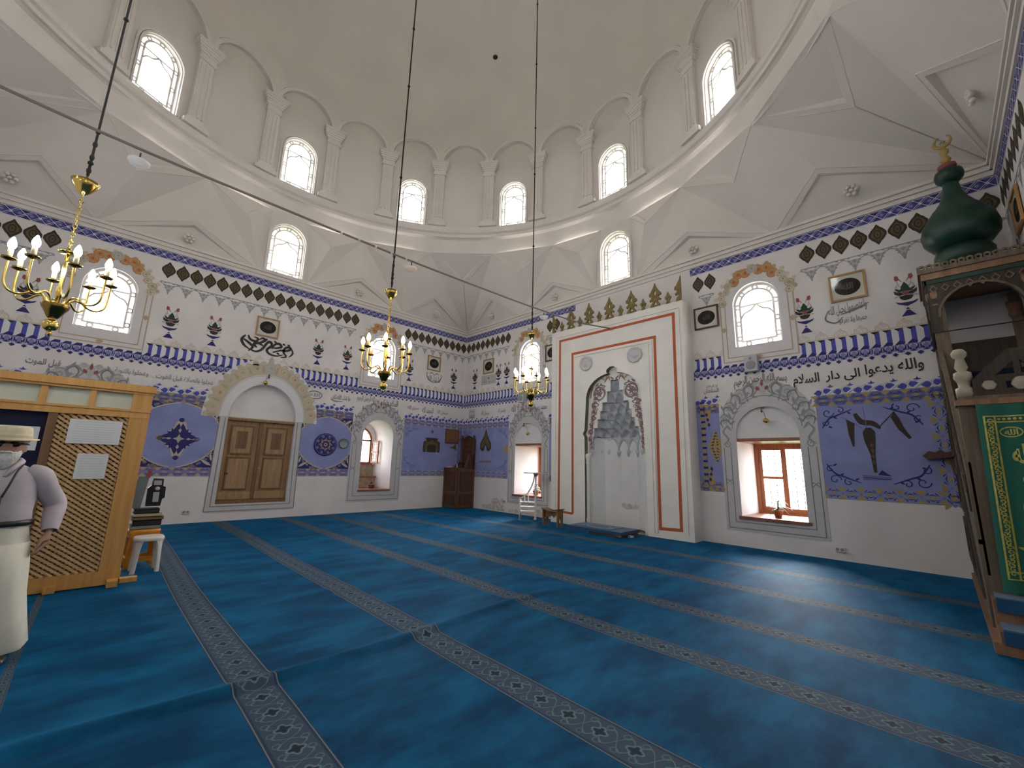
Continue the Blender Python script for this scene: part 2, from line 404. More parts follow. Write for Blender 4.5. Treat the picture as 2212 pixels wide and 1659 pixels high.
# ------------------------------------------------------------------ carpet: one fitted blue carpet with six patterned stripes
def carpet_mats():
    m = mat('carpet_blue', (.012, .085, .205, 1), .75, sheen=.38); nt = m.node_tree; N = nt.nodes; L = nt.links; b = N['Principled BSDF']
    tc = N.new('ShaderNodeTexCoord'); mp = N.new('ShaderNodeMapping'); mp.inputs['Scale'].default_value = (2.2, .9, 1)
    nz = N.new('ShaderNodeTexNoise'); nz.inputs['Scale'].default_value = 1.3; nz.inputs['Detail'].default_value = 6; nz.inputs['Roughness'].default_value = .62
    n2 = N.new('ShaderNodeTexNoise'); n2.inputs['Scale'].default_value = 220; n2.inputs['Detail'].default_value = 2
    L.new(tc.outputs['Object'], mp.inputs['Vector']); L.new(mp.outputs['Vector'], nz.inputs['Vector']); L.new(tc.outputs['Object'], n2.inputs['Vector'])
    rp = N.new('ShaderNodeValToRGB'); e = rp.color_ramp.elements
    e[0].position = .39; e[0].color = (.001, .024, .066, 1); e[1].position = .63; e[1].color = (.004, .088, .19, 1)
    L.new(nz.outputs['Fac'], rp.inputs['Fac'])
    mx = N.new('ShaderNodeMixRGB'); mx.blend_type = 'OVERLAY'; mx.inputs['Fac'].default_value = .35
    L.new(rp.outputs['Color'], mx.inputs['Color1']); L.new(n2.outputs['Fac'], mx.inputs['Color2']); L.new(mx.outputs['Color'], b.inputs['Base Color'])
    bp = N.new('ShaderNodeBump'); bp.inputs['Strength'].default_value = .35; bp.inputs['Distance'].default_value = .01
    L.new(n2.outputs['Fac'], bp.inputs['Height']); L.new(bp.outputs['Normal'], b.inputs['Normal'])
    b.inputs['Sheen Tint'].default_value = (.0, .36, .85, 1); b.inputs['Sheen Roughness'].default_value = .35; b.inputs['Specular IOR Level'].default_value = .22; b.inputs['Specular Tint'].default_value = (.03, .47, 1, 1)
    # patterned stripe: uv.x runs along the stripe in stripe widths, uv.y across it
    s = mat('carpet_stripe', (.06, .085, .11, 1), .8, sheen=.08); nt = s.node_tree; N = nt.nodes; L = nt.links; b = N['Principled BSDF']
    b.inputs['Specular IOR Level'].default_value = .3; b.inputs['Specular Tint'].default_value = (.5, .75, 1, 1); b.inputs['Sheen Tint'].default_value = (.4, .6, 1, 1)
    uv = N.new('ShaderNodeUVMap'); sp = N.new('ShaderNodeSeparateXYZ'); L.new(uv.outputs['UV'], sp.inputs[0])
    def mth(op, a, c=None, d=None):
        n = N.new('ShaderNodeMath'); n.operation = op
        for i, q in enumerate((a, c, d)):
            if q is None: continue
            if isinstance(q, (int, float)): n.inputs[i].default_value = q
            else: L.new(q, n.inputs[i])
        return n.outputs[0]
    def mix(f, a, c):
        n = N.new('ShaderNodeMixRGB'); L.new(f, n.inputs['Fac'])
        for i, q in ((1, a), (2, c)):
            if isinstance(q, tuple): n.inputs[i].default_value = q
            else: L.new(q, n.inputs[i])
        return n.outputs['Color']
    x, y = sp.outputs[0], sp.outputs[1]
    fx = mth('SUBTRACT', mth('FRACT', mth('MULTIPLY', x, 1.25)), .5)      # repeat .8 widths
    fy = mth('SUBTRACT', y, .5)
    r = mth('SQRT', mth('ADD', mth('MULTIPLY', mth('MULTIPLY', fx, fx), .64), mth('MULTIPLY', fy, fy)))
    an = mth('ARCTAN2', fy, mth('MULTIPLY', fx, .8))
    pet = mth('MULTIPLY', mth('COSINE', mth('MULTIPLY', an, 4)), .03)
    flower = mth('LESS_THAN', mth('SUBTRACT', r, pet), .105)
    ringo = mth('LESS_THAN', mth('ABSOLUTE', mth('SUBTRACT', mth('SUBTRACT', r, pet), .15)), .022)
    # scrolling vines: two sine curves
    ph = mth('MULTIPLY', x, 2*pi*1.25)
    v1 = mth('LESS_THAN', mth('ABSOLUTE', mth('SUBTRACT', fy, mth('MULTIPLY', mth('SINE', ph), .27))), .02)
    v2 = mth('LESS_THAN', mth('ABSOLUTE', mth('ADD', fy, mth('MULTIPLY', mth('SINE', ph), .27))), .02)
    gx = mth('SUBTRACT', mth('FRACT', mth('ADD', mth('MULTIPLY', x, 2.5), .25)), .5)
    gy = mth('SUBTRACT', mth('ABSOLUTE', fy), .27)
    r2 = mth('SQRT', mth('ADD', mth('MULTIPLY', mth('MULTIPLY', gx, gx), .16), mth('MULTIPLY', gy, gy)))
    leaf = mth('LESS_THAN', mth('ABSOLUTE', mth('SUBTRACT', r2, .075)), .016)
    edge = mth('ABSOLUTE', fy)
    line = mth('MULTIPLY', mth('GREATER_THAN', edge, .455), mth('LESS_THAN', edge, .482))
    dark = mth('GREATER_THAN', edge, .482)
    inner = mth('MULTIPLY', mth('GREATER_THAN', edge, .40), mth('LESS_THAN', edge, .455))
    c = mix(leaf, (.036, .054, .082, 1), (.075, .115, .14, 1))
    c = mix(v1, c, (.09, .15, .165, 1)); c = mix(v2, c, (.09, .15, .165, 1))
    c = mix(ringo, c, (.09, .17, .185, 1)); c = mix(flower, c, (.008, .010, .014, 1))
    c = mix(inner, c, (.012, .032, .066, 1)); c = mix(line, c, (.17, .155, .14, 1)); c = mix(dark, c, (.012, .03, .06, 1))
    nz = N.new('ShaderNodeTexNoise'); nz.inputs['Scale'].default_value = 160; tc = N.new('ShaderNodeTexCoord'); L.new(tc.outputs['Object'], nz.inputs['Vector'])
    mx = N.new('ShaderNodeMixRGB'); mx.blend_type = 'OVERLAY'; mx.inputs['Fac'].default_value = .3
    L.new(c, mx.inputs['Color1']); L.new(nz.outputs['Fac'], mx.inputs['Color2']); L.new(mx.outputs['Color'], b.inputs['Base Color'])
    return m, s
CB, CS = carpet_mats()
def carpet():
    strips = [(-9.29, -9.0), (-7.86, -7.56), (-6.37, -6.09), (-5.17, -4.89), (-3.67, -3.37), (-2.11, -1.84), (-10.42, -10.36), (-11.8, -11.52), (-13.2, -12.92)]
    ys = set()
    for a, b in strips: ys |= {a, b, (a+b)/2}
    y = -14.0
    while y <= 0:
        if all(not (a-.06 < y < b+.06) for a, b in strips): ys.add(round(y, 3))
        y += .07
    ys = sorted({min(max(q, -13.996), -.004) for q in ys} | {-13.996, -.004})
    xs = sorted({round(.004 + i*.14, 3) for i in range(103)} | {round(8.6 + i*.035, 3) for i in range(50)} | {XW-.004})
    def h(x, y):
        u = x - (9.38 + .06*sin(y*1.3)); f = max(0, min(1, (y+10.7)/.5)) * max(0, min(1, (-5.2-y)/1.6))
        z = .046*math.exp(-(u/(.05 if u > 0 else .10))**2)*f
        u2 = x - (7.55 + .1*sin(y*2)); f2 = max(0, min(1, (y+9)/1.)) * max(0, min(1, (-5.6-y)/1.))
        return z + .012*math.exp(-(u2/.08)**2)*f2 + .002*(sin(x*3.1)*sin(y*2.3)-1) - .003
    v = []; f = []; mi = []; nx = len(xs)
    wob = lambda x, y: .012*sin(x*1.1+y) - (.16*max(0, (6-x)/6)**2 * -1 if -9.4 < y < -8.9 else 0)
    for yy in ys:
        for x in xs: v.append((x, yy + (wob(x, yy) if -13.9 < yy < -.1 else 0), h(x, yy)))
    uvs = []
    for j in range(len(ys)-1):
        st = next(((a, b) for a, b in strips if a-1e-6 <= ys[j] and ys[j+1] <= b+1e-6), None)
        for i in range(nx-1):
            f.append((j*nx+i, j*nx+i+1, (j+1)*nx+i+1, (j+1)*nx+i)); mi.append(1 if st else 0)
            if st:
                w = max(st[1]-st[0], .2); u0, u1 = xs[i]/w, xs[i+1]/w; q0, q1 = (ys[j]-st[0])/(st[1]-st[0]), (ys[j+1]-st[0])/(st[1]-st[0])
                uvs += [u0, q0, u1, q0, u1, q1, u0, q1]
            else: uvs += [0.]*8
    me = bpy.data.meshes.new('carpet'); me.from_pydata(v, [], f); me.materials.append(CB); me.materials.append(CS)
    me.polygons.foreach_set('material_index', mi); me.polygons.foreach_set('use_smooth', [True]*len(f))
    l = me.uv_layers.new(name='UVMap'); l.data.foreach_set('uv', uvs); me.update()
    o = bpy.data.objects.new('carpet', me); COL.objects.link(o)
    tag(o, 'blue fitted carpet with grey patterned stripes covering the whole hall floor', 'carpet')
carpet()

# ------------------------------------------------------------------ stucco tracery window, shared by every upper window
def tracery(w, h, circ):
    r = w/2; b = MB(); sp = h - r
    out = arch(0, 0, r-.012, sp, 18)
    b.bars(PL, out, .06, .03, -.05, 'mould', True)
    ri = r-.125
    inn = [(-ri, .14), (ri, .14)] + [(ri*cos(pi*i/16), sp+ri*sin(pi*i/16)) for i in range(17)]
    b.bars(PL, inn, .042, .03, -.04, 'mould', True)
    rc = (r - .03 + ri)/2
    for q in (-1, 1):
        for z in (.22, .22+(sp-.25)*.48, sp-.02): b.bars(PL, arcp(q*rc, z, .05, 0, 360, 12)[:-1], .034, .03, -.04, 'mould', True)
        b.bars(PL, arcp(q*ri*.62, .075, .05, 0, 360, 12)[:-1], .034, .03, -.04, 'mould', True)
        b.bars(PL, cat([(q*ri, sp-.33), (q*ri*.75, sp-.2), (q*ri*.35, sp-.14), (0, sp-.02)], 5), .034, .03, -.04, 'mould')
        b.bars(PL, arcp(q*rc*.72, sp+rc*.70, .045, 0, 360, 12)[:-1], .032, .03, -.04, 'mould', True)
    b.bars(PL, arcp(0, sp+rc, .05, 0, 360, 12)[:-1], .034, .03, -.04, 'mould', True)
    b.bars(PL, [(-ri, sp-.02), (ri, sp-.02)], .036, .03, -.04, 'mould')
    f = b.build('window_frame')
    p = MB(); p.tess(PL, arch(0, .0, r-.01, sp, 18), [], -.03, 'paneF'); p = p.build('pane')
    for o in (f, p): COL.objects.unlink(o)
    return f.data, p.data
TR = {'up': tracery(.94, 1.48, 0), 'drum': tracery(.92, 1.66, 0), 'tymp': tracery(.94, 1.60, 0)}
NW = [0]
def window(kind, P, s, z, d, rz, loc=None):
    NW[0] += 1
    w = empty('window_%d' % NW[0], loc or P(s, z, d), kind='structure', rz=rz)
    for me, nm in zip(TR[kind], ('window_frame', 'pane')):
        o = bpy.data.objects.new(nm, me); COL.objects.link(o); o.parent = w
    # light portal for the sky behind this pane
    l = bpy.data.lights.new('sky_portal', 'AREA'); l.shape = 'RECTANGLE'; l.size = .98; l.size_y = 1.7; l.cycles.is_portal = True
    lo = bpy.data.objects.new('sky_portal', l); COL.objects.link(lo); lo.parent = w; lo.location = (0, .12, .8); lo.rotation_euler = (pi/2, 0, pi)
    lo.rotation_euler = (-pi/2, 0, 0)
    return w
RA, RB, RC, RD = pi/2, 0., -pi/2, pi
for c in UPA: window('up', PA, c, 4.39, -.13, RA)
for c in UPW: window('up', PB, c, 4.39, -.13, RB)
for c in UPC: window('up', PC, c, 4.39, -.13, RC)
for c in UPD: window('up', PD, c, 4.39, -.13, RD)

# ------------------------------------------------------------------ ceiling: Turkish triangles, ring, drum arcade, dome
CEI = empty('ceiling', (7, -7, 8), kind='structure')
RR, RZ = 7.0, 8.85
def zone():
    b = MB(); e = MB(); ro = []
    Xc = {'A': (0, 0), }
    def W(side, s, d, z):                                    # s measured from the wall's middle, + to the viewer's right
        if side == 0: p = (7+s, -d)                          # back wall
        elif side == 1: p = (14-d, -7-s)                     # right wall
        elif side == 2: p = (7-s, -14+d)
        else: p = (d, -7+s)
        x, y = p
        if x > 10: x += .35*(x-10)/4 * max(0., min(1., (8.9-z)/1.9))
        return Vector((x, y, z))
    for k in range(4):
        R18 = [(q*RR*sin(radians(18)), 7-RR*cos(radians(18)), RZ) for q in (-1, 1)]
        R36 = [(q*RR*sin(radians(36)), 7-RR*cos(radians(36)), RZ) for q in (-1, 1)]
        def tri(*p): b.add([W(k, s, d, z) for s, d, z in p], [(0, 1, 2)], 'ceil')
        def sunk(p, q, m):                                   # flat rim, bevelled step, sunk field
            A = [W(k, *t) for t in (p, m, q)]; ce = (A[0]+A[1]+A[2])/3; nn = (A[1]-A[0]).cross(A[2]-A[0]).normalized()
            if nn.dot(Vector((7, -7, 5)) - ce) > 0: nn = -nn
            a, m_, c = A; s1, s2 = .10, .16
            def ins(s):                                      # move the two m-edges inwards, leave the base edge
                u = (m_-a).normalized(); v = (m_-c).normalized(); w = (c-a).normalized()
                sa = s/max(.2, sqrt(max(0, 1-(u.dot(w))**2))); sc = s/max(.2, sqrt(max(0, 1-(v.dot(w))**2)))
                h = (m_-a-w*(m_-a).dot(w)); k_ = s/max(.15, sin(.5*math.acos(max(-1, min(1, u.dot(v)))))); bis = -(u+v).normalized()
                return a+w*sa, m_+bis*k_, c-w*sc
            a1, m1, c1 = ins(s1); a2, m2, c2 = ins(s2); a2 += nn*.006; c2 += nn*.006; m2 += nn*.085
            b.add([a, m_, c, a1, m1, c1, a2, m2, c2], [(0, 3, 4, 1), (1, 4, 5, 2), (3, 6, 7, 4), (4, 7, 8, 5), (6, 8, 7), (3, 5, 8, 6)], 'ceil')
        def edge(p, q): e.tube([W(k, *p), W(k, *q)], .012, 'mould', 5, False)
        for q in (-1, 1):
            i = 0 if q < 0 else 1
            r18, r36 = R18[i], R36[i]
            C = (q*7, 0, ZT); B27 = (q*3.98, 0, ZT); B9 = (q*.66, 0, ZT); r0 = (q*.5, 0.02, RZ)
            ml36 = (q*4.92, .66, 7.68); ml18 = (q*2.24, .27, 7.58); mh27 = (q*3.5, .68, 8.13); mh9 = (q*1.12, .36, 8.2)
            mh45 = (q*(7-1.32), 1.32, 8.16)
            T = (lambda *p: tri(*p)) if q > 0 else (lambda a, c, d: tri(a, d, c))
            # low triangles standing on the cornice, slightly sunk, with a rosette
            for a, c, m in ((C, B27, ml36), (B27, B9, ml18)):
                sunk(a, c, m); edge(a, m); edge(m, c)
                ce = [(a[j]+c[j]+m[j])/3 for j in range(3)]; ro.append((k, ce, m))
            for a, c, m in ((r36, r18, mh27), (r18, r0, mh9)):
                sunk(a, c, m); edge(a, m); edge(m, c)
            T(r36, ml36, C); T(r36, B27, ml36); T(r36, mh27, B27); T(r18, B27, mh27); T(r18, ml18, B27); T(r18, B9, ml18); T(r18, mh9, B9); T(r0, B9, mh9)
            T(r36, C, mh45); edge(r36, mh45); edge(C, mh45)
            # corner triangle hanging from the ring
            top = (7*0 + q*(7*sin(radians(45))*0), 0, 0)
        # corner halves: the ring edge across each diagonal
        a = W(k, RR*sin(radians(36)), 7-RR*cos(radians(36)), RZ)
        c = W((k+1) % 4, -RR*sin(radians(36)), 7-RR*cos(radians(36)), RZ)
        m = W(k, 7-1.32, 1.32, 8.16)
        nn = (m-a).cross(c-a).normalized()
        if nn.dot(Vector((7, -7, 5)) - m) > 0: nn = -nn
        u = (m-a).normalized(); v = (m-c).normalized(); w = (c-a).normalized(); L3 = []
        for s in (.10, .16):
            sa = s/sqrt(1-u.dot(w)**2); k_ = s/sin(.5*math.acos(u.dot(v))); L3 += [a+w*sa, m-(u+v).normalized()*k_, c-w*sa]
        L3[3] += nn*.006; L3[5] += nn*.006; L3[4] += nn*.085
        b.add([a, m, c]+L3, [(0, 3, 4, 1), (1, 4, 5, 2), (3, 6, 7, 4), (4, 7, 8, 5), (6, 8, 7), (3, 5, 8, 6)], 'ceil')
        # flat field round the middle window of each side
        P = (lambda kk: (lambda s, z, d: W(kk, s, d, z)))(k)
        b.prism(P, [(-.78, ZT-.04), (.78, ZT-.04), (.66, RZ+.03), (-.66, RZ+.03)], [arch(0, 6.95, .46, 8.08, 16)], .02, -.34, 'ceil')
        b2 = arch(0, 6.93, .52, 8.08, 16)
        e.bars(P, b2[1:] + b2[:1], .07, .09, -.02, 'mould', True)
    b.build('vault_triangles', CEI); e.build('vault_ribs', CEI)
    for k, ce, m in ro:
        t = MB(); c = W(k, ce[0], ce[1], ce[2])
        n = (W(k, ce[0], ce[1]+.2, ce[2]-.03) - c).normalized(); x = Vector((0, 0, 1)).cross(n).normalized(); z = n.cross(x)
        A = Matrix((x, z, n)).transposed()
        for j in range(6):
            a = j*pi/3
            t.sphere(c + n*.03 + A @ Vector((.085*cos(a), .085*sin(a), 0)), .042, 'mould', 8, 5)
        t.sphere(c + n*.04, .04, 'mould', 8, 5)
        t.build('rosette', CEI)
    return W
W4 = zone()
for k, rz in enumerate((0, -pi/2, pi, pi/2)):
    window('tymp', None, 0, 0, 0, rz, loc=W4(k, 0, -.12, 6.96) if k != 1 else Vector((14.12+.0, -7, 6.96)))

def cyl(az, r, z): a = radians(az); return Vector((7 + r*sin(a), -7 + r*cos(a), z))
DHOLE = (3.76, -2.28, 15.68)
def ring_shell():
    b = MB(); n = 96
    prof = [(7.03, 8.80), (7.0, 8.85), (6.96, 9.36), (6.90, 9.40), (6.84, 9.41), (6.84, 9.50), (6.90, 9.56), (6.84, 9.60), (6.82, 9.68), (6.88, 9.72), (6.89, 9.84), (7.12, 9.86)]
    b.loft([[cyl(360*j/n, r, z) for j in range(n)][::-1] for r, z in prof], 'mould', (False, False), False)
    return b.build('ring_cornice', CEI)
ring_shell()
vh = MB(); vh.sphere(DHOLE, .09, 'blackp', 10, 8, (1, 1, .7)); vh.build('dome_hook_hole', CEI)
R1, R0 = 6.83, 7.0                                          # arcade face, bay panels
SPZ = 12.36
def drum():
    b = MB(); e = MB(); n = 12
    for k in range(24):
        az = k*15.0
        # flat bay panel with or without a window
        c0, c1 = cyl(az-7.5, R0, 0), cyl(az+7.5, R0, 0); mid = (c0+c1)/2; u = (c1-c0).normalized(); nn = Vector((7-mid.x, -7-mid.y, 0)).normalized()
        P = (lambda m, u, nn: (lambda s, z, d: m + u*s + nn*d + Vector((0, 0, z))))(mid, u, nn)
        hw = (c1-c0).length/2
        holes = [arch(0, 9.89, .455, 11.05, 16)] if k % 2 == 0 else []
        if holes:
            b.prism(P, rect(-hw, hw, 9.62, 13.5), holes, 0, -.3, 'ceil', hside='reveal')
            o = arch(0, 9.87, .56, 11.05, 16); e.bars(P, o[1:]+o[:1], .05, .03, -.01, 'mould')
            o = arch(0, 9.87, .50, 11.05, 16); e.bars(P, o[1:]+o[:1], .04, .05, -.01, 'mould')
        else: b.tess(P, rect(-hw, hw, 9.62, 13.5), [], 0, 'ceil')
        # dome skin above the arch, and the arch soffit
        ra = R1*radians(7.5); lo = []; so = []
        for j in range(n+1):
            t = -1 + 2*j/n; zz = SPZ + ra*sqrt(max(0, 1-t*t))*.98
            lo.append((az + 7.5*t, zz))
        def domepoint(a, z0, q):                             # from arch edge up to the apex
            th0 = math.asin(min(1, max(0, (z0-SPZ)/6.1))); th = th0 + (pi/2-th0)*q
            return cyl(a, (R1+.01)*cos(th) if q > 0 else R1, SPZ + 6.1*sin(th))
        qs = [0, .02, .06, .12, .2, .3, .42, .55, .7, .85, 1]
        rows = [[domepoint(a, z, q) for a, z in lo] for q in qs]
        m = n+1; vs = [p for r in rows for p in r]
        b.add(vs, [(i*m+j, (i+1)*m+j, (i+1)*m+j+1, i*m+j+1) for i in range(len(qs)-1) for j in range(n)], 'ceil', True)
        fr = [cyl(a, R1, z) for a, z in lo]; bk = [cyl(a, R0+.1, z) for a, z in lo]
        b.add(fr+bk, [(j, j+1, m+j+1, m+j) for j in range(n)], 'ceil', False)
        # archivolt: two thin raised bands
        for off, w, dd in ((.02, .10, .035), (.13, .03, .02)):
            def Q(s, z, d): return cyl(az + math.degrees(s/R1), R1+.12-d if off > .1 else R1+.03-d, z)
            pts = [((ra-off-w/2)*cos(pi*j/16), SPZ + (ra-off-w/2)*sin(pi*j/16)) for j in range(17)]
            e.bars(Q, pts, w, dd, -.10 if off < .1 else -.03, 'mould')
    b.build('dome_shell', CEI); e.build('arch_mouldings', CEI)
    # one pilaster between each pair of bays
    for k in range(24):
        az = k*15.0+7.5; p = MB()
        c = cyl(az, 1, 0); nn = Vector((-sin(radians(az)), -cos(radians(az)), 0)); u = Vector((cos(radians(az)), -sin(radians(az)), 0))
        def P(s, z, d): return cyl(az, R1+.04, z) + u*s + nn*d
        def blk(w, z0, z1, d1): p.prism(P, rect(-w, w, z0, z1), [], d1, -.3, 'mould')
        blk(.30, 9.85, 9.97, .06); blk(.235, 9.97, 10.06, .04)
        blk(.175, 10.06, 11.86, 0.0)
        for s in (-.115, 0, .115): p.prism(P, rect(s-.022, s+.022, 10.16, 11.78), [], .022, -.02, 'mould')
        blk(.21, 11.86, 11.93, .03); blk(.2, 11.93, 12.05, .02)
        for j in range(4): blk(.23+.028*j, 12.05+.065*j, 12.05+.065*(j+1), .04+.025*j)
        blk(.335, 12.31, 12.39, .13)
        p.build('pilaster', CEI)
drum()
for k in range(12):
    az = k*30.0; c = cyl(az, R0*cos(radians(7.5))+.13, 9.87)
    window('drum', None, 0, 0, 0, -radians(az), loc=c)
# moulded cornice along the top of every wall
for i, (P, s0, s1) in enumerate(((PA, -14, 0), (PB, 0, XW), (PC, 0, 14), (PD, 0, XW))):
    t = MB()
    for z0, z1, d in ((6.67, 6.76, .03), (6.76, 6.81, .07), (6.81, 6.86, .045), (6.86, 6.92, .09)):
        t.prism(P, rect(s0, s1, z0, z1), [], d, -.02, 'mould')
    tag(t.build('trim_%d' % (i+1)), kind='structure')

# ------------------------------------------------------------------ the lower windows
def leaded(b, P, x0, x1, z0, z1, d, nx, nz):
    for i in range(1, nx): b.bars(P, [(x0+(x1-x0)*i/nx, z0), (x0+(x1-x0)*i/nx, z1)], .013, d+.005, d-.005, 'greyink')
    for i in range(1, nz): b.bars(P, [(x0, z0+(z1-z0)*i/nz), (x1, z0+(z1-z0)*i/nz)], .013, d+.005, d-.004, 'greyink')
def portal(w, loc, rz, sx, sy):
    l = bpy.data.lights.new('sky_portal', 'AREA'); l.shape = 'RECTANGLE'; l.size = sx; l.size_y = sy; l.cycles.is_portal = True
    lo = bpy.data.objects.new('sky_portal', l); COL.objects.link(lo); lo.parent = w; lo.location = Vector(loc) - w.location; lo.rotation_euler = (-pi/2, 0, rz)
for c in (3.53, 10.54):
    NW[0] += 1; w = empty('window_%d' % NW[0], PB(c, .6, 0), kind='structure')
    b = MB()                                                 # blind arch above the lintel
    b.prism(PB, [(c-.62, 2.30), (c+.62, 2.30)] + [(c+.62*cos(pi*i/18), 2.37+.62*sin(pi*i/18)) for i in range(19)], [], -.07, -.5, 'nicheW')
    b.build('tympanum', w)
    b = MB(); b.prism(PB, rect(c-.61, c+.61, 2.23, 2.30), [], -.03, -1.48, 'sillw'); b.build('lintel', w)
    b = MB(); b.prism(PB, rect(c-.65, c+.65, .575, .63), [], .05, -1.48, 'sillw'); b.build('window_sill', w)
    f = MB(); D = -1.27
    f.prism(PB, rect(c-.60, c+.60, .63, 2.24), [rect(c-.52, c+.52, .70, 2.16)], D+.05, D-.06, 'winw')
    f.build('window_frame', w)
    for q in (-1, 1):
        s = MB(); x0, x1 = (c-.52, c+.0) if q < 0 else (c+.0, c+.52)
        s.prism(PB, rect(x0, x1, .70, 2.16), [rect(x0+.075, x1-.05, .79, 1.42), rect(x0+.075, x1-.05, 1.48, 2.09)] if q < 0 else [rect(x0+.05, x1-.05, .77, 2.11)], D+.03, D-.03, 'winw')
        leaded(s, PB, x0+.06, x1-.05, .77, 2.11, D, 3, 8)
        o = s.build('casement', w)
        g = MB(); g.tess(PB, rect(x0+.05, x1-.05, .76, 2.12), [], D, 'pane'); g.build('pane', o)
    portal(w, PB(c, 1.45, -1.5), 0, 1.2, 1.7)
for c in (-3.54, -10.53):
    NW[0] += 1; w = empty('window_%d' % NW[0], PA(c, .66, 0), kind='structure')
    b = MB(); b.prism(PA, rect(c-.56, c+.56, .635, .69), [], .04, -1.3, 'sillw'); b.build('window_sill', w)
    b = MB(); b.prism(PA, rect(c-.535, c+.535, .66, 1.46), [], -1.24, -1.5, 'stone')
    b.prism(PA, rect(c-.535, c+.52, .69, 1.03), [], -1.02, -1.3, 'stone'); b.build('stone_parapet', w)
    b = MB(); b.prism(PA, rect(c-.54, c+.54, 1.03, 1.075), [], -.97, -1.3, 'sillw'); b.prism(PA, rect(c-.53, c+.46, 1.46, 1.50), [], -1.2, -1.45, 'sillw'); b.build('ledge', w)
    b = MB(); ho = arch(c-.05, 1.50, .45, 2.33, 16)          # jamb plaster round the arched window
    b.prism(PA, [(c-.54, 1.50), (c+.54, 1.50), (c+.54, 2.42)] + [(c+.54*cos(pi*i/16), 2.42+.54*sin(pi*i/16)) for i in range(1, 17)], [ho], -1.26, -1.5, 'reveal'); b.build('jamb', w)
    f = MB(); oo = arch(c-.05, 1.50, .45, 2.33, 16); ii = arch(c-.05, 1.56, .39, 2.33, 16)
    f.prism(PA, oo, [ii], -1.25, -1.33, 'winw'); f.bars(PA, [(c-.49, 2.31), (c+.39, 2.31)], .05, -1.25, -1.33, 'winw')
    f.bars(PA, [(c-.05, 1.53), (c-.05, 2.33)], .06, -1.25, -1.33, 'winw'); leaded(f, PA, c-.48, c+.38, 1.56, 2.7, -1.29, 6, 9)
    f.build('window_frame', w)
    s = MB()                                                 # one casement swung open into the room
    def PH(a, z, d): return (-1.24 + .40*a + d*.2, c+.40+.07*a + d, z)
    s.prism(PH, rect(0, 1, 1.52, 2.31), [rect(.13, .87, 1.59, 1.88), rect(.13, .87, 1.94, 2.25)], .02, -.02, 'winw')
    o = s.build('casement', w); g = MB(); g.tess(PH, rect(.1, .9, 1.56, 2.28), [], 0, 'pane'); g.build('pane', o)
    portal(w, PA(c, 1.9, -1.52), pi/2, 1.0, 1.6)

# ------------------------------------------------------------------ door in the left wall
def door():
    d = empty('door_1', PA(-7.0, .41, -.12), kind='structure')
    b = MB(); b.prism(PA, DOOR[:], [], -.22, -.9, 'nicheW')
    b.build('blind_arch', d)
    b = MB(); b.prism(PA, rect(-7.83, -6.17, 2.58, 2.64), [], -.02, -.3, 'doorw'); b.prism(PA, rect(-7.83, -6.17, .405, .50), [], -.06, -.3, 'doord'); b.build('door_frame', d)
    for q, (s0, s1) in enumerate(((-7.82, -7.02), (-6.98, -6.18))):
        l = MB(); l.prism(PA, rect(s0, s1, .50, 2.58), [], -.12, -.2, 'doorw')
        l.prism(PA, rect(s0+.02, s1-.02, .52, .70), [], -.10, -.13, 'doorp')
        o = l.build('door_leaf', d)
        for z0, z1 in ((.80, 1.58), (1.72, 2.42)):
            p = MB(); a, c = s0+.16, s1-.17
            p.prism(PA, rect(a, c, z0, z1), [], -.095, -.13, 'doorp'); p.prism(PA, rect(a+.11, c-.11, z0+.12, z1-.12), [], -.085, -.12, 'doord' if z0 > 1 else 'doorp')
            p.prism(PA, rect(a-.035, c+.035, z0-.035, z1+.035), [rect(a, c, z0, z1)], -.08, -.13, 'doord'); p.build('panel', o)
        if q == 0:
            k = MB(); k.bars(PA, [(-7.0, .52), (-7.0, 2.56)], .09, -.085, -.13, 'doord'); k.build('meeting_rail', o)
            k = MB(); k.lathe([(.0, 0), (.05, .005), (.05, .015), (.022, .03), (.022, .05), (0, .055)], PA(-7.66, 1.18, -.12), 'blackmetal', 12, axis=Matrix.Rotation(pi/2, 3, 'Y')); k.build('latch', o)
        else:
            k = MB(); k.lathe([(.0, 0), (.03, .005), (.018, .02), (.024, .04), (0, .05)], PA(-6.93, 1.32, -.12), 'gplast', 10, axis=Matrix.Rotation(pi/2, 3, 'Y')); k.build('handle', o)
door()
# ================================================================== PAINTED DECORATION
def frange(a, b, st):
    n = max(1, round((b-a)/st)); return [a+(b-a)*(i+.5)/n for i in range(n)], (b-a)/n
def outside(s, gaps, w=0.): return all(not (a-w < s < b+w) for a, b in gaps)

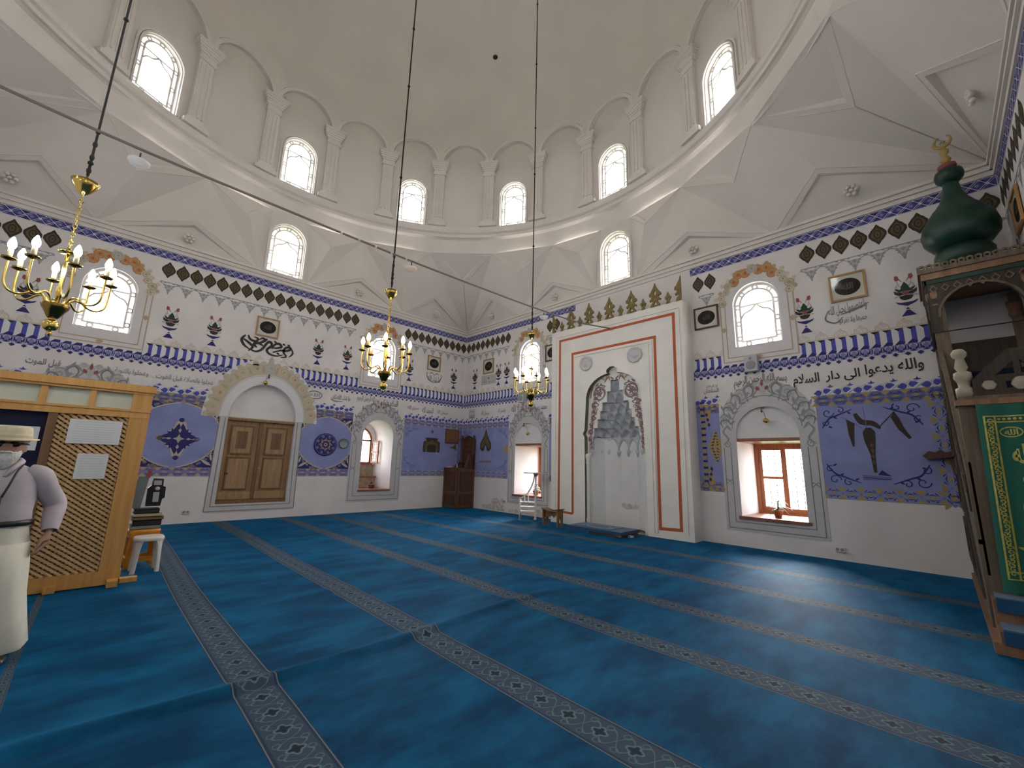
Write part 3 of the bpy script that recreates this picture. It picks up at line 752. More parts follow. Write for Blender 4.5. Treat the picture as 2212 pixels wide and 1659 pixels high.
def tile_band(p, s0, s1, z0=6.46, z1=6.66):
    p.pg(rect(s0, s1, z0, z1), 'tileblue', 0); xs, w = frange(s0, s1, .21); h = z1-z0; zc = (z0+z1)/2
    p.stroke([(s0, z0), (s1, z0)], .014, 'palelilac', 1); p.stroke([(s0, z1), (s1, z1)], .014, 'palelilac', 1)
    for i, x in enumerate(xs):
        a, b = x-w/2, x+w/2
        if i % 2:
            p.pg([(a+.02, z1-.012), (b-.02, z1-.012), (x, zc+.02)], 'navy', 1); p.pg([(a+.02, z0+.012), (b-.02, z0+.012), (x, zc-.02)], 'navy', 1)
            p.disc((a+.02, zc), .03, 'lilac', 1, 8); p.disc((b-.02, zc), .03, 'lilac', 1, 8)
        else:
            for dx in (-.05, .05):
                for dz in (-.045, .045): p.disc((x+dx, zc+dz), .031, 'navy', 1, 8)
            p.pg([(x-.03, zc), (x, zc-.03), (x+.03, zc), (x, zc+.03)], 'palelilac', 1)
        p.stroke([(a-.02, z0), (b-.02, z1)], .010, 'pwhite', 2); p.stroke([(a+.02, z0), (b+.02, z1)], .008, 'palelilac', 2); p.stroke([(a, z1), (b, z0)], .010, 'pwhite', 2)
def diamonds(p, s0, s1, gaps, zc=6.185):
    xs, w = frange(s0, s1, .288)
    for x in xs:
        if not outside(x, gaps, .08): continue
        def dm(kx, kz, jag=0.):
            pts = []
            for sx, sz, ex, ez in ((0, 1, 1, 0), (1, 0, 0, -1), (0, -1, -1, 0), (-1, 0, 0, 1)):
                for i in range(6):
                    t = i/6; jg = jag*(1 if i % 2 else -1)
                    u = t if sx == 0 else 1-t                 # 0 at the top or bottom tip, 1 at the side
                    a = .45*(3*u*u-2*u**3) + .55*sin(pi*u/2)**1.1; b = 1-u
                    qx = sx+ex; qz = sz+ez
                    pts.append((x+kx*qx*(a+jg), zc+kz*qz*(max(0, b)+jg*.6)))
            return pts
        p.pg(dm(.138, .22, .012), 'brownblk', 1); p.pg(dm(.098, .15), 'olive', 2)
        p.pg([(x+.06*cos(a*pi/7), zc+.1*sin(a*pi/7)) for a in range(14)], 'brownblk', 3)
        p.pg([(x+.036*cos(a*pi/6), zc+.066*sin(a*pi/6)) for a in range(12)], 'olive', 4)
        p.disc((x, zc), .016, 'brownblk', 5, 8, 1.8)
def grey_lace(p, s0, s1, gaps, zt=5.86):
    xs, w = frange(s0, s1, .36)
    for x in xs:
        if not outside(x, gaps, .12): continue
        h = w/2
        p.stroke([(x-h, zt-.03), (x-h*.45, zt-.07), (x, zt-.29), (x+h*.45, zt-.07), (x+h, zt-.03)], .016, 'greymid', 1); p.pg([(x-h*.62, zt-.06), (x+h*.62, zt-.06), (x, zt-.27)], 'greylite', 0); p.stroke([(x-h, zt-.0), (x+h, zt-.0)], .02, 'greymid', 1)
        for q in (-1, 1):
            for a, b, l in ((.75, .0, .07), (.3, .0, .07), (.35, -.07, .06), (.22, -.13, .06)): p.leafs((x+q*h*a, zt+b), -.5*q+(0 if q > 0 else pi), l, .03, 'greymid', 1)
        p.disc((x, zt-.09), .035, 'greymid', 1, 8); p.disc((x, zt-.2), .022, 'greymid', 1, 8, 1.6)
        p.leafs((x, zt-.24), -pi/2, .07, .03, 'greymid', 1)
def vase(p, x, z=4.46):
    p.pg([(x-.10, z), (x+.10, z), (x+.02, z+.11), (x-.02, z+.11)], 'navy', 2); p.pg([(x-.03, z+.125), (x+.03, z+.125), (x, z+.165)], 'navy', 2)
    p.pg([(x-.155, z+.29)] + [(x-.12+.24*i/8, z+.185+.055*abs(i-4)/4) for i in range(9)] + [(x+.155, z+.29), (x+.08, z+.262), (x-.08, z+.262)], 'navy', 2)
    p.pg([(x-.105, z+.385)] + [(x+.09*cos(radians(a)), z+.375+.075*sin(radians(a))) for a in range(180, 361, 20)] + [(x+.105, z+.385), (x, z+.40)], 'ink', 2)
    for q in (-1, 1):
        p.pg([(x+q*.02, z+.41), (x+q*.09, z+.40), (x+q*.15, z+.44), (x+q*.16, z+.51), (x+q*.10, z+.47), (x+q*.04, z+.455)], 'ink', 3)
        p.leafs((x+q*.05, z+.475), pi/2-q*.95, .12, .045, 'green', 3); p.leafs((x+q*.11, z+.39), -.2 if q > 0 else pi+.2, .06, .035, 'greylite', 3)
    p.pg([(x-.10, z+.47), (x+.10, z+.47), (x+.05, z+.55), (x+.055, z+.57), (x, z+.66), (x-.055, z+.57), (x-.05, z+.55)], 'green', 2)
    p.disc((x, z+.445), .045, 'rose', 5, 10)
    for q in (-1, 1):
        p.cal([(x+q*.03, z+.52), (x+q*.08, z+.6), (x+q*.10, z+.70)], .02, 'greylite', 1); p.cal([(x+q*.09, z+.48), (x+q*.12, z+.56), (x+q*.10, z+.62)], .03, 'greylite', 1)
        p.cal([(x+q*.03, z+.66), (x+q*.07, z+.72), (x+q*.13, z+.70)], .025, 'tan', 1)
        p.pg([(x+q*.06, z+.715), (x+q*.095, z+.695), (x+q*.13, z+.73), (x+q*.12, z+.80), (x+q*.075, z+.79)], 'rose', 2)
def cream_lobes(p, s0, s1, gaps, z=4.25):
    xs, w = frange(s0, s1, .31)
    for x in xs:
        if not outside(x, gaps): continue
        p.stroke([(x-w/2, z+.02), (x+w/2, z+.02)], .03, 'cream', 1)
        p.stroke(cat([(x-.10, z+.03), (x-.085, z+.10), (x-.03, z+.13), (x, z+.175), (x+.03, z+.13), (x+.085, z+.10), (x+.10, z+.03)], 4), .02, 'cream', 1)
        for q in (-1, 1): p.stroke(spiral(x+q*.045, z+.075, .035, 0, 1.1*q, 9), .013, 'cream', 1)
        p.leafs((x, z+.08), pi/2, .07, .03, 'cream', 1)
def stripes(p, s0, s1, z0=3.97, z1=4.25):
    p.pg(rect(s0, s1, z0-.03, z1), 'pwhite', 0); xs, w = frange(s0, s1, .166)
    for x in xs:
        a = x-w/2
        p.pg([(a, z0+.05), (a+.07, z0+.012), (a+.07, z1), (a, z1-.055)], 'royal', 1)
        p.pg([(a, z1-.055), (a+.07, z1), (a-.055, z1), (a-.035, z1-.02)], 'ink', 2)
        p.pg([(a, z0+.05), (a+.075, z0+.01), (a+.06, z0-.03), (a-.075, z0-.03)], 'navy', 2)
def blue_lace(p, s0, s1, z0=3.72, z1=3.95):
    p.pg(rect(s0, s1, z0+.07, z1), 'lilac', 0); xs, w = frange(s0, s1, .166)
    for x in xs:
        p.stroke([(x-w/2, z1), (x-w*.2, z1-.05), (x-.03, z1-.15), (x, z0+.1)], .014, 'palelilac', 1); p.stroke([(x+w/2, z1), (x+w*.2, z1-.05), (x+.03, z1-.15), (x, z0+.1)], .014, 'palelilac', 1)
        p.leafs((x, z1-.02), -pi/2, .12, .06, 'navy', 1); p.leafs((x-.055, z1-.13), pi/2-.5, .07, .035, 'navy', 1); p.leafs((x+.055, z1-.13), pi/2+.5, .07, .035, 'navy', 1)
        p.stroke([(x, z1-.03), (x, z1-.12)], .01, 'palelilac', 2)
        p.pg([(x-.05, z0+.05), (x, z0+.105), (x+.05, z0+.05), (x, z0+.07)], 'palelilac', 1)
        p.pg([(x-.045, z0+.04), (x, z0), (x+.045, z0+.04), (x, z0+.075)], 'navy', 2)
        p.pg([(x-w/2-.03, z0+.09), (x-w/2, z0+.07), (x-w/2+.03, z0+.09), (x-w/2, z0+.12)], 'navy', 1)
def twist(p, s0, s1, z0=3.11, z1=3.30):
    p.pg(rect(s0, s1, z0, z1-.035), 'pwhite', 0); xs, w = frange(s0, s1, .30); zc = (z0+z1)/2-.015
    for x in xs:
        for q, (cx, cz) in ((1, (x-.085, zc-.02)), (-1, (x+.05, zc+.008))):
            p.pg([(cx-q*.08, cz-q*.01)] + [(cx+q*.0+q*.055*cos(radians(a)), cz+.056*sin(radians(a))) for a in range(110, -111, -22)], 'royal', 1)
            p.stroke([(cx+q*.004+q*.075*cos(radians(a)), cz+.072*sin(radians(a))) for a in range(-80, 81, 20)], .010, 'greylite', 2)
        p.stroke(cat([(x+.05, z0+.012), (x+.11, zc-.02), (x+.16, zc+.03), (x+.21, z1-.05)], 4), .034, 'pwhite', 3); p.stroke(cat([(x+.07, z0+.01), (x+.13, zc-.02), (x+.18, zc+.02)], 4), .010, 'greymid', 4)
        cx = x+.115; p.pg([(cx-.06, z1-.012), (cx-.018, z1-.008), (cx, z1+.032), (cx+.018, z1-.008), (cx+.06, z1-.012), (cx+.02, z1-.035), (cx-.02, z1-.035)], 'royal', 1); p.pg([(cx-.08, z1-.05), (cx-.04, z1-.03), (cx+.01, z1-.045), (cx-.03, z1-.065)], 'palelilac', 2)
def gold_border(p, s0, s1, z0, z1, vert=False, dim=False):
    """diamond and leaf border; vert runs it upright"""
    A = (lambda a, b: (b, a)) if vert else (lambda a, b: (a, b)); h = z1-z0
    p.pg([A(s0, z0), A(s1, z0), A(s1, z1), A(s0, z1)], 'slate' if not dim else 'lilac', 0); xs, w = frange(s0, s1, .28); zc = (z0+z1)/2
    go = 'gold' if not dim else 'slate' if dim == 2 else 'tan'
    for x in xs:
        l = x-w/2
        for q in (-1, 1):
            p.pg([A(l-.072, zc+q*h/2), A(l+.072, zc+q*h/2), A(l, zc+q*h*.12)], go, 2)
            p.pg([A(l+.035, zc+q*h*.1), A(l+.088, zc+q*h*.38), A(l+.098, zc+q*h*.30)], 'navy', 1); p.pg([A(l+w-.035, zc+q*h*.1), A(l+w-.088, zc+q*h*.38), A(l+w-.098, zc+q*h*.30)], 'navy', 1)
            p.pg([A(x-.075, zc+q*h*.13), A(x, zc+q*h*.27), A(x+.075, zc+q*h*.13), A(x, zc+q*h*.19)], 'navy', 1)
        p.pg([A(l-.03, zc), A(l, zc+.03), A(l+.03, zc), A(l, zc-.03)], 'lilac', 1)
        p.pg([A(x-.075, zc), A(x, zc+h*.11), A(x+.075, zc), A(x, zc-h*.11)], go, 1)
def scrolls(p, cx, cz, qx, qz, m='navy', k=1.):
    for (dx, dz, r, a, t) in ((.16, .12, .10, 0, 1.1), (.36, .08, .07, 2, 1), (.10, .32, .07, 1, 1)):
        p.stroke(spiral(cx+qx*dx*k, cz+qz*dz*k, r*k, a, t*qx*qz, 16), .016, m, 2)
    p.cal([(cx+qx*.05*k, cz+qz*.42*k), (cx+qx*.17*k, cz+qz*.24*k), (cx+qx*.30*k, cz+qz*.18*k), (cx+qx*.55*k, cz+qz*.07*k)], .03, m, 2)
    for dx, dz in ((.24, .2), (.46, .12), (.15, .38)): p.leafs((cx+qx*dx*k, cz+qz*dz*k), .6*qx*qz, .08, .035, m, 2)
def spandrel(p, cx, cz, qx, qz, w=.72, h=.52):
    """navy and gold corner piece with a hollow edge"""
    e = [(cx+qx*w*(.62*(1-sin(radians(a)))+.38*(1-a/90)), cz+qz*h*(.62*(1-cos(radians(a)))+.38*a/90)) for a in range(0, 91, 9)]
    p.pg([(cx, cz)] + e, 'navy', 1); p.stroke(e, .03, 'goldpale', 3)
    for i in range(1, 10):
        x, z = e[i]; k = .78
        xx, zz = cx+(x-cx)*k, cz+(z-cz)*k
        if i % 2: p.leafs((xx, zz), math.atan2(-qz*1., -qx*1.)+.4*i, .10, .05, 'gold', 3)
        else: p.disc((xx, zz), .038, 'slate', 3, 8)
    p.leafs((cx+qx*.02, cz+qz*.05), math.atan2(qz*.3, qx*.5), .30, .07, 'goldpale', 3); p.leafs((cx+qx*.03, cz+qz*.16), math.atan2(qz*.5, qx*.12), .22, .05, 'goldpale', 3)
    p.leafs((cx+qx*w*.42, cz+qz*.03), 0 if qx > 0 else pi, .26, .05, 'purple', 3)
def atan2b(qx, qz, a): return math.atan2(qz*cos(a), -qx*sin(a))
def panel(p, s0, s1, kind):
    p.pg(rect(s0, s1, 1.11, 3.12), 'panelblue', 0)
    dim = kind in ('corner',)
    gold_border(p, s0, s1, 2.9, 3.11, dim=dim); gold_border(p, s0, s1, 1.11, 1.33, dim=kind != 'right'); twist(p, s0, s1)
    if kind == 'span':
        for cx, qx in ((s0, 1), (s1, -1)):
            spandrel(p, cx, 1.33, qx, 1); spandrel(p, cx, 2.9, qx, -1, .74, .46)
    elif kind in ('corner', 'right'):
        for cx, qx in ((s0, 1), (s1, -1)):
            if kind == 'right' and qx < 0: cx -= .30
            scrolls(p, cx+.02*qx, 1.35, qx, 1, 'navy' if kind == 'right' else 'slate'); scrolls(p, cx+.02*qx, 2.88, qx, -1, 'navy' if kind == 'right' else 'slate')

def double_frame(p, c, w0, z0, spring, r, band='tan'):
    """painted double outline round an upper window, flowers over its arch"""
    o = arch(c, z0, r, spring, 22); p.pg(rect(c-w0, c+w0, z0-.06, 4.395), 'framewhite', 3)
    H = up_hole(c)
    for q in (-1, 1): p.pg(rect(min(c+q*.48, c+q*w0), max(c+q*.48, c+q*w0), 4.39, 5.42), 'framewhite', 3)
    p.ring([(c+(w0+.0)*cos(pi*i/22), 5.41+(w0-.02)*sin(pi*i/22)) for i in range(23)] + [(c-w0, 5.40), (c+w0, 5.40)],
           [(c+.475*cos(pi*i/22), 5.412+.475*sin(pi*i/22)) for i in range(23)], 'framewhite', 3)
    for d in (.0, .10): p.stroke([(c-w0+d, 5.45), (c-w0+d, z0+d), (c+w0-d, z0+d), (c+w0-d, 5.45)], .022, 'tan', 5)
    for x, z in ((c, z0+.05), (c-w0+.05, 4.85), (c+w0-.05, 4.85)):
        p.pg([(x-.07, z), (x, z+.07), (x+.07, z), (x, z-.07)], 'tan', 6)
    rnd = random.Random(int(c*10))
    for i in range(15):
        a = radians(8+164*i/14); rr = .69 + (.05 if i % 2 else 0); big = 1.25 if 4 <= i <= 10 else 1.
        x, z = c+rr*cos(a), 5.41+rr*1.02*sin(a)+(.04 if 5 <= i <= 9 else 0)
        col = 'orange' if i in (4, 5, 6, 8, 9, 10) else rnd.choice(['tan', 'cream', 'cream', 'goldpale'])
        if i == 7: col = 'greylite'
        p.disc((x, z), .095*big, col, 6+i % 2, 10); p.stroke(arcp(x, z, .06*big, 0, 300, 9), .018, 'tan' if col != 'tan' else 'cream', 8); p.disc((x, z), .025, 'red' if col == 'orange' else 'greymid', 9, 6)
        p.disc((c+(rr+.12*big)*cos(a+.06), 5.41+(rr+.12*big)*sin(a+.06)), .05, rnd.choice(['tan', 'cream']), 5, 7)

def grey_window_frame(p, c, rin):
    zs = 2.62; R = .925
    def O(r, k=1.): return [(c-r, .31), (c+r, .31)] + [(c+r*cos(pi*i/24), zs+r*sin(pi*i/24)) for i in range(25)]
    hole = low_hole(c, 'rect' if rin > .57 else 'arch')
    p.ring([(c-R, .31), (c+R, .31), (c+R, zs)] + [(c+R*cos(pi*i/24), zs+R*1.0*sin(pi*i/24)) for i in range(1, 25)], hole, 'greypale', 3)
    # two incised outlines on the jambs and the foot
    for r, z in ((R-.06, .37), (R-.2, .50)):
        p.stroke([(c-r, 2.1), (c-r, z), (c+r, z), (c+r, 2.1)], .016, 'greyink', 5)
    for q in (-1, 1):
        x = c+q*(R-.13)
        p.stroke([(x-.07, 1.30), (x+.04, 1.40), (x+.07, 1.36)], .012, 'greyink', 6); p.stroke([(x-.07, 1.36), (x-.04, 1.40), (x+.07, 1.30)], .012, 'greyink', 6)
    # carved scrolls over the arch
    rm = .80
    for i, a in enumerate((14, 34, 57, 123, 146, 166)):
        q = 1 if a < 90 else -1; x, z = c+(rm+.02)*cos(radians(a)), zs-.08+(rm+.05)*sin(radians(a)); big = .155 if a in (57, 123) else .115
        p.disc((x, z), big*1.02, 'greylite', 4, 12)
        p.stroke(spiral(x, z, big, radians(a), 1.5*q, 22, .12), [.028*(1-.5*j/22) for j in range(23)], 'greymid', 5)
        p.cal([(x+big*1.2*cos(radians(a+q*60)), z+big*1.2*sin(radians(a+q*60))), (x+big*.7*cos(radians(a+q*120)), z+big*.7*sin(radians(a+q*120))), (x+big*1.5*cos(radians(a+q*170)), z+big*1.5*sin(radians(a+q*170)))], .045, 'greymid', 5)
    for i, a in enumerate((4, 24, 46, 70, 110, 134, 156, 176)):
        q = 1 if a < 90 else -1; ra = radians(a)
        for rr, l, o in ((.72, .17, .9), (.90, .15, -.8), (.80, .2, 2.4)):
            p.leafs((c+rr*cos(ra), zs-.06+rr*1.04*sin(ra)), ra+q*(pi/2+o), l, .055, 'greymid', 5)
        p.cal([(c+.68*cos(ra), zs-.06+.70*sin(ra)), (c+.78*cos(ra+.12*q), zs-.05+.82*sin(ra+.12*q)), (c+.90*cos(ra+.05*q), zs-.04+.93*sin(ra+.05*q)), (c+.86*cos(ra-.1*q), zs-.05+.88*sin(ra-.1*q))], .03, 'greyink', 6)
    p.stroke([(c+.665*cos(pi*i/24), zs-.1+.70*sin(pi*i/24)) for i in range(25)], .014, 'greyink', 6)
    for q in (-1, 1):
        p.cal([(c+q*.10, zs+.72), (c+q*.22, zs+.86), (c+q*.36, zs+.80), (c+q*.34, zs+.66), (c+q*.24, zs+.68)], .05, 'greymid', 5)
        p.cal([(c+q*.30, zs+.58), (c+q*.16, zs+.66), (c+q*.05, zs+.82)], .04, 'greymid', 5)
        p.cal([(c+q*.74, zs-.02), (c+q*.86, zs-.16), (c+q*.76, zs-.34), (c+q*.88, zs-.46)], .045, 'greymid', 5); p.stroke(spiral(c+q*.79, zs-.45, .08, pi/2, 1.3*q, 16), .02, 'greymid', 5)
        p.leafs((c+q*.06, zs+.72), pi/2-q*.5, .12, .07, 'rose', 6); p.disc((c+q*.12, zs+.90), .06, 'greylite', 4)
    p.leafs((c, zs+.62), pi/2, .36, .16, 'greylite', 5); p.leafs((c, zs+.80), pi/2, .16, .06, 'rose', 6)

def decorate(name, parent, P, s0, s1, ups, lows, vs, panels, extra):
    p = Paint(P)
    ug = [(c-.80, c+.80) for c in ups]; wg = [(c-.72, c+.72) for c in ups]
    if P is PB:
        for a, b in ((s0, 5.5), (9.14, s1)): tile_band(p, a, b)
        ug = ug + [(4.98, 9.1)]
    else: tile_band(p, s0, s1)
    diamonds(p, s0, s1, ug); grey_lace(p, s0, s1, ug)
    cream_lobes(p, s0, s1, wg); stripes(p, s0, s1); blue_lace(p, s0, s1)
    for c in ups: double_frame(p, c, .74, 4.06, 5.41, .74)
    for x in vs: vase(p, x)
    for a, b, k in panels: panel(p, a, b, k)
    for c in lows: grey_window_frame(p, c, .54 if P is PA else .60)
    if extra: extra(p)
    return p.build(name, parent)

# ------------------------------------------------------------------ left wall
def extraA(p):
    # great cream carved arch over the door
    c, zs = -7.0, 2.66
    for q in (-1, 1):
        for d in (0, .12): p.stroke([(c+q*(.89+d*1.), 2.62), (c+q*(.93+d*1.), .36-d), ], .018, 'greyink', 5)
        p.pg(rect(min(c+q*.83, c+q*1.02), max(c+q*.83, c+q*1.02), .22, 2.66), 'greypale', 3)
    p.pg(rect(c-1.02, c+1.02, .20, .405), 'greypale', 3)
    for d in (0, .12): p.stroke([(c-.93-d, .36-d), (c+.93+d, .36-d)], .018, 'greyink', 5)
    K = 1.18
    def arcO(r, k=K): return [(c+r*cos(pi*i/26), zs+r*k*sin(pi*i/26)) for i in range(27)]
    p.ring(arcO(1.42)+[(c-1.42, zs-.02), (c+1.42, zs-.02)], arcO(.835), 'pwhite', 3)
    p.ring(arcO(1.34)+[(c-1.34, zs-.02), (c+1.34, zs-.02)], arcO(1.06), 'goldpale', 4)
    p.stroke(arcO(1.04, 1.17), .02, 'greypale', 6)
    for i in range(11):
        a = radians(9+162*i/10); x, z = c+1.23*cos(a), zs+1.23*K*sin(a); q = 1 if i < 5 else -1; b = .155
        p.stroke(spiral(x, z, b, a, 1.6*q, 24, .12), [.05*(1-.5*j/24) for j in range(25)], 'cream', 6)
        p.stroke(spiral(x, z, b*1.02, a+.35, 1.5*q, 24, .2), [.014]*25, 'tan', 7); p.disc((x+.02, z-.01), .035, 'tan' if i % 3 else 'orange', 8, 8)
        a2 = a+radians(8); p.disc((c+1.33*cos(a2), zs+1.33*K*sin(a2)), .075, 'goldpale', 4, 9); p.disc((c+1.34*cos(a), zs+1.34*K*sin(a)), .085, 'goldpale', 4, 9); p.stroke(spiral(c+1.33*cos(a2), zs+1.33*K*sin(a2), .055, a, 1.1, 9), .016, 'cream', 6)
        p.leafs((c+1.10*cos(a2), zs+1.10*K*sin(a2)), a2, .24, .08, 'tan', 6)
    p.pg([(c-.14, zs+1.40), (c, zs+1.20), (c+.14, zs+1.40), (c+.1, zs+1.55), (c, zs+1.68), (c-.1, zs+1.55)], 'greylite', 8); p.pg([(c-.06, zs+1.66), (c, zs+1.60), (c+.06, zs+1.66), (c, zs+1.80)], 'goldpale', 9)
    # thick black calligraphy over the door
    s0, s1 = -7.82, -6.52
    def cs(pts, w=.07): p.cal([(s0+.02+u*(s1-s0-.02), 4.475+v*.475) for u, v in pts], w, 'ink', 4, 8)
    for pts in ([(.06, .96), (.0, .68), (.05, .38), (.17, .16)], [(.03, .72), (.13, .56), (.22, .34), (.15, .06)], [(.11, .99), (.16, .76), (.27, .70), (.30, .88), (.22, .95)],
                [(.17, .18), (.29, .10), (.40, .28), (.49, .74), (.55, .82), (.585, .62), (.50, .32), (.56, .10), (.70, .04), (.83, .18)],
                [(.30, .58), (.37, .70), (.44, .86), (.39, .97), (.33, .84)], [(.59, .44), (.65, .74), (.73, .82), (.78, .66), (.70, .54), (.61, .50)],
                [(.62, .22), (.77, .42), (.89, .46), (.98, .62), (.93, .72), (.86, .60), (.84, .34), (.90, .10), (.79, .0)], [(.30, .34), (.24, .52), (.33, .62), (.42, .50)]): cs(pts)
    for pts in ([(1.0, .62), (1.03, .36), (.96, .10)], [(.46, .99), (.48, .86)], [(.62, .92), (.68, .84)], [(.80, .86), (.86, .80)], [(.90, .86), (.96, .82)], [(.70, .24), (.76, .16)]): cs(pts, .05)
    # calligraphy under the framed oval near the corner
    p.text('ما شاء الله', -1.78, -1.22, 4.58, 4.82, 'greyink', 4, .02)
    for q in (-1, 1):
        p.cal([(-1.5, 4.56), (-1.5+q*.2, 4.62), (-1.5+q*.33, 4.80), (-1.5+q*.30, 4.93)], .035, 'greyink', 4); p.cal([(-1.5, 4.84), (-1.5+q*.12, 4.93), (-1.5+q*.2, 4.86)], .03, 'greyink', 4)
    # the line of writing under the blue lace
    p.text('عجلوا بالصلاة قبل الفوت', -9.42, -8.27, 3.40, 3.56, 'greyink', 4, .004)
    p.text('وعجلوا بالتوبة', -10.15, -9.56, 3.42, 3.57, 'greyink', 4, .004)
    p.text('قبل الموت', -11.50, -11.0, 3.38, 3.55, 'greyink', 4, .02)
    # oval medallion and small inscriptions
    p.stroke([(-5.72+.21*cos(a*pi/12), 3.52+.115*sin(a*pi/12)) for a in range(24)], .028, 'greyink', 3, True); p.text('الله', -5.86, -5.58, 3.47, 3.58, 'greyink', 4)
    p.text('ما شاء الله كان', -5.22, -4.62, 3.43, 3.62, 'greyink', 4, .016); p.cal([(-5.24, 3.46), (-5.1, 3.41), (-4.86, 3.42)], .03, 'greyink', 4)
    p.text('بسم الله الرحمن الرحيم', -4.40, -3.62, 3.45, 3.72, 'greyink', 6, .016); p.text('السلام عليكم', -3.55, -2.92, 3.36, 3.68, 'greyink', 6, .03)
    p.text('صدق الله', -2.54, -2.08, 3.42, 3.58, 'greyink', 4, .012); p.text('الحمد لله', -1.92, -1.44, 3.38, 3.60, 'greyink', 4, .02); p.text('سبحان الله', -1.28, -.78, 3.38, 3.55, 'greyink', 4, .012)
    # pointed cross medallion beside the door
    x, z = -8.78, 2.015
    p.pg([(x-.27, z-.1), (x-.12, z-.28), (x-.09, z-.42), (x+.09, z-.42), (x+.12, z-.28), (x+.27, z-.1), (x+.27, z+.1), (x+.12, z+.28), (x+.09, z+.42), (x-.09, z+.42), (x-.12, z+.28), (x-.27, z+.1)], 'goldpale', 2)
    for a in range(4):
        an = a*pi/2; l = .46 if a % 2 else .36
        for q in (-1, 1): p.leafs((x+.05*cos(an+q*.7), z+.05*sin(an+q*.7)), an+q*.33, .24, .13, 'navy', 3); p.leafs((x+.17*cos(an+q*.35), z+.19*sin(an+q*.35)), an-q*.12, .2, .10, 'navy', 3)
        p.disc((x+l*cos(an), z+l*sin(an)), .055, 'navy' if a % 2 else 'olive', 3, 10); p.disc((x+.2*cos(an), z+.22*sin(an)), .025, 'goldpale', 4, 6)
        for q in (-1, 1): p.leafs((x+.1*cos(an+pi/4), z+.1*sin(an+pi/4)), an+pi/4+q*.3, .2, .11, 'navy', 3)
    p.pg([(x-.06, z), (x, z+.05), (x+.06, z), (x, z-.05)], 'goldpale', 5); p.leafs((x-.32, z), pi, .12, .06, 'olive', 3); p.leafs((x+.32, z), 0, .12, .06, 'purple', 3)
    # painted drapery, star and half lozenge near the corner
    x, z = -1.42, 2.22
    p.pg([(x-.28, z+.27), (x+.28, z+.27), (x+.25, z+.12), (x+.22, z-.24), (x-.22, z-.24), (x-.25, z+.12)], 'olive', 2)
    p.pg([(x-.23, z+.26), (x+.23, z+.26), (x+.2, z+.12), (x-.2, z+.12)], 'brownblk', 3); p.pg([(x-.19, z-.25)] + [(x-.19+.38*i/8, z-.27+.03*(i % 2)) for i in range(9)] + [(x+.19, z-.02), (x+.06, z+.06), (x-.06, z+.06), (x-.19, z-.02)], 'brownblk', 4); p.disc((x, z+.10), .09, 'olive', 5)
    for q in (-1, 1):
        p.pg([(x+q*.24, z+.16), (x+q*.35, z+.13), (x+q*.37, z-.2), (x+q*.33, z-.27), (x+q*.24, z-.24)], 'brownblk', 2); p.stroke([(x+q*.27, z+.12), (x+q*.29, z-.16)], .035, 'olive', 3); p.disc((x+q*.31, z-.2), .06, 'olive', 3); p.disc((x+q*.31, z-.21), .04, 'ink', 4)
    p.pg([(x+.09*cos(pi/2+i*pi/6)*(1 if i % 2 == 0 else .45), z+.50+.09*sin(pi/2+i*pi/6)*(1 if i % 2 == 0 else .45)) for i in range(12)], 'olive', 2)
    p.pg([(-.62, 2.18), (-.42, 2.23), (-.34, 2.34), (-.28, 2.20), (-.30, 2.04), (-.40, 2.12)], 'olive', 2)
    gold_border(p, 1.33, 2.9, -.24, -.02, True, 2)
decorate('painted_decoration', WA, PA, -13.98, -.01, UPA, (-3.54, -10.53), [-11.7, -9.34, -8.44, -5.77, -4.86, -2.565, -.58],
         [(-13.98, -11.46, 'span'), (-9.6, -8.02, 'span'), (-5.98, -4.465, 'span'), (-2.615, -.01, 'corner')], extraA)

